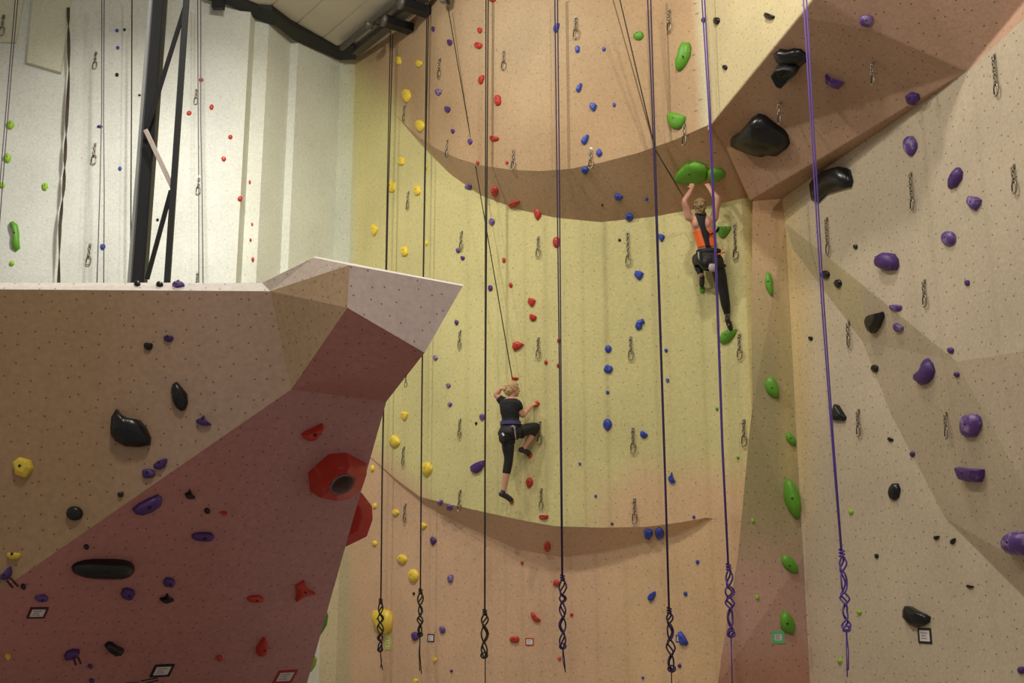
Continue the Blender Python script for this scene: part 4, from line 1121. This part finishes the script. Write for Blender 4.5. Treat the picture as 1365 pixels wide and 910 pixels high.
def loft(bm, secs, seg=28, k=5):
    """secs: (centre, right vector, forward vector, half width, half depth)"""
    S_ = []
    for i in range(len(secs) - 1):
        a = secs[max(i - 1, 0)]; b, c = secs[i], secs[i + 1]; d = secs[min(i + 2, len(secs) - 1)]
        for j in range(k):
            t = j / k; u = t
            S_.append((cat(a[0], b[0], c[0], d[0], t), b[1].lerp(c[1], u), b[2].lerp(c[2], u), b[3] + (c[3] - b[3]) * (u * u * (3 - 2 * u)), b[4] + (c[4] - b[4]) * (u * u * (3 - 2 * u))))
    S_.append(secs[-1]); R = []
    for c, r, f, a, b in S_:
        R.append([bm.verts.new(c + r * (a * math.copysign(abs(math.cos(t)) ** .85, math.cos(t))) + f * (b * math.copysign(abs(math.sin(t)) ** .9, math.sin(t)))) for t in [2 * PI * q / seg for q in range(seg)]])
    for A, B in zip(R, R[1:]):
        for q in range(seg): bm.faces.new((A[q], A[(q + 1) % seg], B[(q + 1) % seg], B[q]))
    bm.faces.new(R[0][::-1]); bm.faces.new(R[-1])
def ell(bm, c, r, f, u, a, b, h, sub=3):
    q = bmesh.ops.create_icosphere(bm, subdivisions=sub, radius=1)
    for v in q['verts']: v.co = c + r * (v.co.x * a) + f * (v.co.y * b) + u * (v.co.z * h)
def fuse(name, bm, mat, parent, voxel=.009, smooth=4, disp=0.0, dscale=30):
    bmesh.ops.recalc_face_normals(bm, faces=bm.faces[:])
    me = bpy.data.meshes.new('tmp'); bm.to_mesh(me); bm.free()
    t = bpy.data.objects.new('tmp', me); C.objects.link(t)
    m = t.modifiers.new('r', 'REMESH'); m.mode = 'VOXEL'; m.voxel_size = voxel
    m = t.modifiers.new('s', 'SMOOTH'); m.factor = .5; m.iterations = smooth
    dg = bpy.context.evaluated_depsgraph_get(); dg.update()
    new = bpy.data.meshes.new_from_object(t.evaluated_get(dg)); new.name = name
    bpy.data.objects.remove(t)
    if disp:
        for v in new.vertices:
            v.co += v.normal * disp * (noise.noise(v.co * dscale) + .5 * noise.noise(v.co * dscale * 2.3))
    for p in new.polygons: p.use_smooth = True
    return link(name, new, mat, parent)
def hand(bm, w, d, nrm, s=1.0, thumb=1, curl=1.0):
    """w wrist, d finger direction, nrm the way the palm faces; fingers close that way"""
    d = d.normalized(); nrm = (nrm - d * nrm.dot(d)).normalized(); side_ = d.cross(nrm)
    loft(bm, [(w, side_, nrm, .024 * s, .018 * s), (w + d * .03 * s, side_, nrm, .034 * s, .016 * s), (w + d * .075 * s, side_, nrm, .038 * s, .013 * s)], 14, 3)
    for i, (o_, L) in enumerate(((-.028, .068), (-.009, .078), (.010, .073), (.028, .058))):
        b = w + d * .072 * s + side_ * o_ * s
        a1 = .35 * curl; a2 = 1.05 * curl; a3 = 1.75 * curl
        p1 = b + (d * math.cos(a1) + nrm * math.sin(a1)) * L * .45 * s
        p2 = p1 + (d * math.cos(a2) + nrm * math.sin(a2)) * L * .32 * s
        p3 = p2 + (d * math.cos(a3) + nrm * math.sin(a3)) * L * .24 * s
        limb(bm, [b - d * .015, b, p1, p2, p3], [.009 * s, .009 * s, .0088 * s, .008 * s, .007 * s], 3, 8)
    b = w + d * .025 * s + side_ * thumb * .030 * s
    limb(bm, [b, b + (d * .6 + side_ * thumb * .7 + nrm * .3) * .032 * s, b + (d * .9 + side_ * thumb * .45 + nrm * .7) * .058 * s], [.012 * s, .010 * s, .008 * s], 3, 8)
def head(bm, c, f, u, s=1.0):
    f = f.normalized(); u = (u - f * u.dot(f)).normalized(); r = f.cross(u)
    ell(bm, c + u * .02 * s - f * .008 * s, r, f, u, .073 * s, .092 * s, .088 * s)
    ell(bm, c - u * .045 * s + f * .025 * s, r, f, u, .054 * s, .060 * s, .062 * s)
    ell(bm, c - u * .092 * s + f * .062 * s, r, f, u, .024 * s, .022 * s, .020 * s, 2)        # chin
    ell(bm, c + f * .082 * s - u * .016 * s, r, f, u, .030 * s, .014 * s, .030 * s, 2)        # mid face
    limb(bm, [c + f * .084 * s + u * .010 * s, c + f * .104 * s - u * .026 * s], [.009 * s, .013 * s], 3, 8)   # nose
    ell(bm, c + f * .083 * s - u * .058 * s, r, f, u, .024 * s, .012 * s, .010 * s, 2)        # lips
    for q in (-1, 1):
        ell(bm, c + r * q * .036 * s + f * .072 * s - u * .024 * s, r, f, u, .022 * s, .018 * s, .020 * s, 2)  # cheek
        ell(bm, c + r * q * .076 * s - f * .004 * s - u * .012 * s, r, f, u, .010 * s, .018 * s, .030 * s, 2)  # ear
    return f, u, r
def face_parts(c, f, u, r, s, parent):
    for q in (-1, 1):
        bm = bmesh.new(); ell(bm, c + r * q * .031 * s + f * .081 * s + u * .006 * s, r, f, u, .013 * s, .008 * s, .007 * s, 2); obj('eye', bm, M_eye, parent, True)
    bm = bmesh.new(); ell(bm, c + f * .090 * s - u * .060 * s, r, f, u, .020 * s, .008 * s, .006 * s, 2); obj('mouth', bm, M_lip, parent, True)
def shoe(name, ankle, heel, toe, parent, s=1.0):
    bm = bmesh.new()
    limb(bm, [heel + Vector((0, 0, .012)), heel.lerp(toe, .45) + Vector((0, 0, .014)), heel.lerp(toe, .82), toe], [.038 * s, .041 * s, .040 * s, .027 * s], 4, 12)
    limb(bm, [heel.lerp(toe, .12) + (ankle - heel) * .2, ankle.lerp(heel, .25)], [.036 * s, .036 * s], 3, 12)
    o = fuse(name, bm, M_shoe, parent, .008, 3)
    bm = bmesh.new(); limb(bm, [heel.lerp(toe, .78) - Vector((0, 0, .012)), toe - Vector((0, 0, .008))], [.033 * s, .021 * s], 3, 10)
    q = fuse('toe_rubber', bm, M_bolt, o, .008, 2)
    return o
def belt(name, c, r, f, a, b, w, mat, parent, tilt=Vector((0, 0, 1)), thick=.007):
    bm = bmesh.new(); n = 40; R = []
    for k in range(n):
        t = 2 * PI * k / n; d = r * math.cos(t) * a + f * math.sin(t) * b; dn = d.normalized()
        R.append([bm.verts.new(c + d + tilt * w / 2), bm.verts.new(c + d + dn * thick + tilt * w / 2), bm.verts.new(c + d + dn * thick - tilt * w / 2), bm.verts.new(c + d - tilt * w / 2)])
    for k in range(n):
        A, B = R[k], R[(k + 1) % n]
        for q in range(4): bm.faces.new((A[q], A[(q + 1) % 4], B[(q + 1) % 4], B[q]))
    return obj(name, bm, mat, parent)
Z = Vector((0, 0, 1))

# -- lower climber, black shirt and three-quarter leggings
def lower_climber():
    YW = hitp(690, 590, ('wall_back',))[0].y
    def J(x, y, off): return P(x, y, YW - off)
    root = empty('person', J(681, 584, .36), 'person in black T-shirt and cropped black leggings climbing, right knee raised', 'person')
    f = Vector((.62, .78, 0)).normalized(); r = f.cross(Z); f2 = Vector((.45, .89, 0)).normalized(); r2 = f2.cross(Z)
    secs = [(J(680, 586, .36), r2, f2, .10, .09), (J(678.5, 578, .37), r2, f2, .150, .130), (J(680.5, 566, .38), r2, f2, .128, .105), (J(680.5, 558, .39), r, f, .118, .095),
            (J(680, 547, .40), r, f, .140, .112), (J(679.5, 538, .41), r, f, .150, .10), (J(680, 533, .41), r, f, .115, .075), (J(681, 529.5, .415), r, f, .055, .055)]
    shR, elR, wrR = J(689.5, 538.5, .47), J(696.5, 553, .40), J(709, 540.5, .17)
    hdR = J(714, 534, .09)
    shL, elL, wrL = J(669, 534, .34), J(661.5, 526, .34), J(667.5, 517.5, .38)
    hipR, knR, anR = J(685, 577, .40), J(714.5, 569, .26), J(698.5, 596.5, .24)
    hipL, knL, anL = J(676.5, 579, .34), J(678, 612, .33), J(671.5, 653, .27)
    hlR, toR = J(694, 600.5, .24), J(706.5, 604, .09)
    hlL, toL = J(668, 659.5, .28), J(682.5, 666, .10)
    hc = J(684, 518.5, .42); hf = Vector((.90, .42, .02)); hu = Vector((.04, .0, 1))
    bm = bmesh.new()
    loft(bm, secs)
    limb(bm, [J(681, 533, .41), J(683, 524, .42)], [.052, .050])
    F_, U_, R_ = head(bm, hc, hf, hu)
    limb(bm, [shR - Vector((.03, 0, 0)), shR, shR.lerp(elR, .5), elR, elR.lerp(wrR, .4), wrR], [.05, .056, .050, .042, .040, .026])
    limb(bm, [shL + Vector((.03, 0, 0)), shL, shL.lerp(elL, .5), elL, elL.lerp(wrL, .4), wrL], [.048, .054, .048, .041, .038, .026])
    limb(bm, [hipR, hipR.lerp(knR, .5), knR, knR.lerp(anR, .35), anR], [.088, .078, .056, .056, .036])
    limb(bm, [hipL, hipL.lerp(knL, .5), knL, knL.lerp(anL, .35), anL], [.090, .080, .056, .057, .036])
    limb(bm, [anR, hlR.lerp(toR, .2), hlR.lerp(toR, .8)], [.034, .02, .010]); limb(bm, [anL, hlL.lerp(toL, .2), hlL.lerp(toL, .8)], [.034, .02, .010])
    hand(bm, wrR, Vector((.5, .62, .62)), Vector((.35, .6, -.6)), .95, -1, 1.0)
    hand(bm, wrL, (hc + Vector((-.06, 0, .02))) - wrL + Vector((0, 0, .02)), Vector((.8, .2, -.4)), .9, 1, .5)
    body = fuse('body', bm, M_skin, root, .0075, 3)
    face_parts(hc, F_, U_, R_, 1, root)
    # hair: cap, tied back with a curly bunch behind the head
    bm = bmesh.new()
    ell(bm, hc + U_ * .032 - F_ * .024, R_, F_, U_, .088, .096, .094)
    ell(bm, hc - U_ * .018 - F_ * .066, R_, F_, U_, .072, .056, .078)
    ell(bm, hc + U_ * .06 + F_ * .030, R_, F_, U_, .060, .050, .042)
    for (a, b, rr) in ((-.115, .03, .040), (-.10, -.03, .036), (-.14, -.005, .034), (-.085, -.075, .028), (-.12, -.055, .024)):
        ell(bm, hc + F_ * a + U_ * b, R_, F_, U_, rr, rr, rr, 2)
    fuse('hair', bm, M_hair1, root, .008, 2, .009, 45)
    # shirt with short sleeves
    bm = bmesh.new(); k_ = .011
    loft(bm, [(c, a, b, w + k_, d + k_) for c, a, b, w, d in secs[2:7]] + [(J(680.5, 531.5, .412), r, f, .078, .066)])
    limb(bm, [shR - Vector((.03, 0, 0)), shR, shR.lerp(elR, .30)], [.060, .067, .064])
    limb(bm, [shL + Vector((.03, 0, 0)), shL, shL.lerp(elL, .22)], [.058, .064, .062])
    fuse('shirt', bm, M_blackfab, root, .008, 3, .003, 14)
    # leggings
    bm = bmesh.new()
    loft(bm, [(c, a, b, w + .012, d + .012) for c, a, b, w, d in secs[:4]])
    limb(bm, [hipR, hipR.lerp(knR, .5), knR, knR.lerp(anR, .30)], [.100, .088, .066, .064])
    limb(bm, [hipL, hipL.lerp(knL, .5), knL, knL.lerp(anL, .40)], [.102, .090, .066, .062])
    ell(bm, J(674, 582, .42), r2, f2, Z, .085, .085, .085, 2)
    fuse('leggings', bm, M_blackfab2, root, .008, 3)
    shoe('shoe', anR, hlR, toR, root); shoe('shoe', anL, hlL, toL, root)
    # harness
    b = belt('harness_belt', J(680.5, 564, .385), r2, f2, .148, .128, .05, M_belt, root)
    belt('leg_loop', hipL.lerp(knL, .30), Vector((1, .2, 0)).normalized(), Vector((-.2, 1, 0)).normalized(), .101, .101, .035, M_belt2, root)
    dr = (knR - hipR).normalized(); s_ = dr.cross(Z).normalized()
    belt('leg_loop', hipR.lerp(knR, .32), s_, dr.cross(s_), .100, .100, .035, M_belt2, root, dr)
    bm = bmesh.new()
    tube(bm, [J(683, 567, .54), J(686, 571, .55), J(687, 580, .54), J(688, 586, .53)], .009, 8)
    tube(bm, [J(681, 569, .54), J(684.5, 567.5, .55), J(687.5, 570, .55)], .010, 8)
    obj('gear_strap', bm, M_strapg, root, True)
    # safety line from the device, clipped in front
    top = P(597, 9, YD - .0)
    t2 = empty('safety_line', top, 'thin dark line running from the belay device down to the lower climber', 'rope')
    clip = J(689, 572, .22)
    mid = P(683, 505, YW - .30)
    bm = bmesh.new(); tube(bm, [top, top.lerp(mid, .5), mid], .0075, 7); tube(bm, [mid, clip], .0075, 7); obj('line', bm, M_rope_black, t2, True)
    # chalk bag
    c = J(669.5, 583, .53)
    tb = empty('chalk_bag', c, 'black chalk bag hanging at the back of the lower climber harness', 'chalk bag')
    bm = bmesh.new(); loft(bm, [(c + Z * .065, Vector((1, 0, 0)), Vector((0, 1, 0)), .045, .04), (c, Vector((1, 0, 0)), Vector((0, 1, 0)), .050, .045), (c - Z * .06, Vector((1, 0, 0)), Vector((0, 1, 0)), .042, .038)], 18, 4)
    obj('pouch', bm, M_belt2, tb, True)
    bm = bmesh.new(); box(bm, c + Vector((.012, -.047, .04)), Vector((.010, 0, .008)), Vector((0, .003, 0)), Vector((-.012, 0, .018))); obj('label_patch', bm, M_white, tb)
lower_climber()

# -- upper climber, orange and black top, long leggings
def upper_climber():
    YW = hitp(945, 345, ('wall_back',))[0].y
    YH = hitp(925, 240, ('wall_back',))[0].y
    print('upper wall Y', YW, 'hand wall Y', YH)
    def J(x, y, off): return P(x, y, YW - off)
    root = empty('person', J(946, 352, .42), 'person in orange and black tank top hanging from the big green hold with both hands', 'person')
    f = Vector((.08, 1, 0)).normalized(); r = f.cross(Z); tz = Vector((-.13, 0, 1)).normalized()
    secs = [(J(948, 359, .42), r, f, .10, .085), (J(946.5, 349, .42), r, f, .160, .125), (J(944.5, 339, .43), r, f, .150, .115), (J(942.5, 330, .44), r, f, .122, .092),
            (J(939.5, 316, .46), r, f, .130, .10), (J(936.5, 302, .49), r, f, .150, .102), (J(934.5, 293, .51), r, f, .155, .085), (J(933.5, 287, .52), r, f, .085, .062), (J(933, 284, .52), r, f, .05, .05)]
    oh = YW - (YH - .26)      # hands hang on the lip of the hold
    shL, elL, wrL = J(918.5, 289, .52), J(912.5, 268.5, .60), J(922.5, 251, oh - .02)
    shR, elR, wrR = J(951.5, 291, .50), J(957, 266, .60), J(945.5, 251, oh - .02)
    hipL, knL, anL = J(938, 345, .42), J(928.5, 345, .12), J(934.5, 366, .20)
    hipR, knR, anR = J(954.5, 348, .42), J(964, 386, .34), J(969.5, 420, .25)
    def onwall(x, y, off): return P(x, y, hitp(x, y, ('wall_back',))[0].y - off)
    hlL, toL = J(936, 370, .16), onwall(935.5, 381, .07)
    hlR, toR = onwall(969.5, 427, .22), onwall(974.5, 438.5, .07)
    hc = J(932.5, 275, .54); hf = Vector((-.06, .88, .42)); hu = Vector((0, -.42, .9))
    bm = bmesh.new(); loft(bm, secs)
    limb(bm, [J(934, 290, .51), J(933, 281, .53)], [.055, .052])
    F_, U_, R_ = head(bm, hc, hf, hu)
    limb(bm, [shL + Vector((.05, 0, -.02)), shL, shL.lerp(elL, .5), elL, elL.lerp(wrL, .4), wrL], [.05, .058, .050, .042, .041, .026])
    limb(bm, [shR + Vector((-.05, 0, -.02)), shR, shR.lerp(elR, .5), elR, elR.lerp(wrR, .4), wrR], [.05, .060, .052, .043, .042, .026])
    for s, q in ((-1, shL), (1, shR)):       # shoulder blades
        ell(bm, secs[6][0] + r * s * .075 - f * .062 - Z * .06, r, f, Z, .05, .03, .07, 2)
    limb(bm, [hipL, hipL.lerp(knL, .5), knL, knL.lerp(anL, .4), anL], [.092, .080, .056, .056, .036])
    limb(bm, [hipR, hipR.lerp(knR, .5), knR, knR.lerp(anR, .35), anR], [.092, .082, .058, .058, .036])
    limb(bm, [anR, hlR.lerp(toR, .2), hlR.lerp(toR, .8)], [.032, .02, .010]); limb(bm, [anL, hlL.lerp(toL, .2), hlL.lerp(toL, .8)], [.032, .02, .010])
    hand(bm, wrL, Vector((.10, .45, .88)), Vector((.05, .9, -.3)), 1.0, 1, .95)
    hand(bm, wrR, Vector((-.20, .45, .88)), Vector((-.05, .9, -.3)), 1.0, -1, .95)
    fuse('body', bm, M_skin2, root, .0075, 3)
    face_parts(hc, F_, U_, R_, 1, root)
    bm = bmesh.new()
    ell(bm, hc + U_ * .020 - F_ * .022, R_, F_, U_, .086, .092, .098)
    ell(bm, hc - U_ * .05 - F_ * .055, R_, F_, U_, .066, .05, .055)
    for (a, b, c, rr) in ((0, -.10, .03, .050), (.03, -.12, .0, .036), (-.035, -.115, .01, .034), (.0, -.11, -.045, .046), (.035, -.075, -.095, .040), (.01, -.08, -.135, .036), (-.04, -.09, -.07, .034), (-.05, -.06, .07, .03), (.045, -.06, .075, .028)):
        ell(bm, hc + R_ * a + F_ * b + U_ * c, R_, F_, U_, rr, rr, rr, 2)
    fuse('hair', bm, M_hair2, root, .008, 2, .014, 38)
    # top: orange side panels and black racer back
    bm = bmesh.new()
    cut = [(J(942.8, 331.5, .44), r, f, .128, .098), (J(939.5, 316, .46), r, f, .141, .111), (J(937.8, 309, .475), r, f, .147, .112)]
    loft(bm, cut, 32, 5); o = obj('tank_top', bm, M_orange, root, True); o['label'] = 'bright orange side panels'
    def backpt(x, y, out=.0):
        sec = min(secs, key=lambda s: abs(proj(s[0])[1] - y)); 
        ys = [(proj(s[0])[1], s[0].y - s[4]) for s in secs]; ys.sort()
        return P(x, y, interp(y, ys) - .016 - out)
    def ribbon(name, rows, mat, lab=None):
        bm = bmesh.new(); R = []
        for xl, xr, y, bulge in rows:
            xm = (xl + xr) / 2; L = []
            for s in range(7):
                t = s / 6; x = xl + (xr - xl) * t
                p = backpt(x, y, .004 + bulge * (1 - (2 * t - 1) ** 2)); L.append((p, p + Vector((0, .012, 0))))
            R.append([bm.verts.new(a) for a, b in L] + [bm.verts.new(b) for a, b in reversed(L)])
        for A, B in zip(R, R[1:]):
            for q in range(len(A)):
                bm.faces.new((A[q], A[(q + 1) % len(A)], B[(q + 1) % len(A)], B[q]))
        bm.faces.new(R[0][::-1]); bm.faces.new(R[-1])
        o = obj(name, bm, mat, root, True)
        if lab: o['label'] = lab
    ribbon('racer_back', [(926, 942, 284, .0), (929, 940, 291, .005), (932, 939.5, 299, .01), (934.5, 942, 306, .01), (935.5, 946, 311, .01), (938, 945, 318, .01), (940, 946, 325, .008), (941, 949, 332, .004)], M_blackfab, 'black racer back panel')
    ribbon('side_strap', [(945, 949, 312.5, 0), (949, 955, 310.5, -.01), (954, 958.5, 307.5, -.03), (957, 959.5, 303, -.05)], M_blackfab)
    # leggings
    bm = bmesh.new()
    loft(bm, [(c, a, b, w + .012, d + .012) for c, a, b, w, d in secs[:3]] + [(J(943, 333, .435), r, f, .137, .106)])
    limb(bm, [hipL, hipL.lerp(knL, .5), knL, knL.lerp(anL, .5), anL.lerp(knL, .12)], [.104, .092, .068, .064, .046])
    limb(bm, [hipR, hipR.lerp(knR, .5), knR, knR.lerp(anR, .5), anR.lerp(knR, .10)], [.104, .094, .070, .066, .045])
    ell(bm, J(941, 350, .50), r, f, Z, .085, .07, .085, 2); ell(bm, J(955, 351, .50), r, f, Z, .085, .07, .085, 2)
    fuse('leggings', bm, M_blackfab2, root, .008, 3)
    shoe('shoe', anL, hlL, toL, root, .95); shoe('shoe', anR, hlR, toR, root, .95)
    belt('harness_belt', J(944.5, 336, .435), r, f, .163, .130, .045, M_belt2, root)
    belt('leg_loop', hipL + Vector((-.01, .03, -.07)), r, f, .112, .112, .035, M_belt2, root)
    dr = (knR - hipR).normalized(); s_ = dr.cross(Vector((0, 1, 0))).normalized()
    belt('leg_loop', hipR.lerp(knR, .22), s_, dr.cross(s_), .112, .112, .035, M_belt2, root, dr)
    bm = bmesh.new(); tube(bm, [J(931, 336, .55), J(931.5, 343, .57), J(932.5, 347, .56)], .012, 8); obj('gear_loop', bm, M_strapg, root, True)
    bm = bmesh.new(); tube(bm, [backpt(957, 339, .022), backpt(961, 337.5, .012), backpt(966, 336, -.03)], .010, 8); obj('waist_trim', bm, M_orange, root, True)
    # chalk bag
    c = J(949.5, 357, .66)
    tb = empty('chalk_bag', c, 'round chalky grey chalk bag hanging behind the upper climber', 'chalk bag')
    X_, Y_ = Vector((1, 0, 0)), Vector((0, 1, 0))
    bm = bmesh.new(); loft(bm, [(c + Z * .055, X_, Y_, .042, .040), (c, X_, Y_, .052, .05), (c - Z * .045, X_, Y_, .036, .034)], 18, 4); obj('pouch', bm, M_chalk, tb, True)
    bm = bmesh.new(); ring_ = [c + Z * .058 + X_ * math.cos(a) * .042 + Y_ * math.sin(a) * .040 for a in [2 * PI * k / 20 for k in range(20)]]
    tube(bm, ring_, .008, 8, closed=True)
    tube(bm, [c + Z * .06 - X_ * .03, J(947, 338, .58)], .006, 6); tube(bm, [c + Z * .06 + X_ * .03, J(951, 338, .58)], .006, 6)
    obj('drawstring', bm, M_belt2, tb, True)
    # her two rope strands
    t2 = empty('climbing_rope', P(873, 200, 14.55), 'two dark strands slanting down right to the upper climber', 'rope')
    e_ = J(944, 338, .26); kk = P(912, 264.5, YW - .30)
    for x0 in (815, 824.5):
        bm = bmesh.new(); a = P(x0, -8, 14.35); m_ = P(873.5, 200, 14.5)
        tube(bm, [a, a.lerp(m_, .5), m_, m_.lerp(kk, .5) + Vector((0.0 if x0 < 820 else .008, 0, 0)), kk, e_], .0085, 7); obj('strand', bm, M_rope_black if x0 > 820 else M_rope_tan, t2, True)
upper_climber()
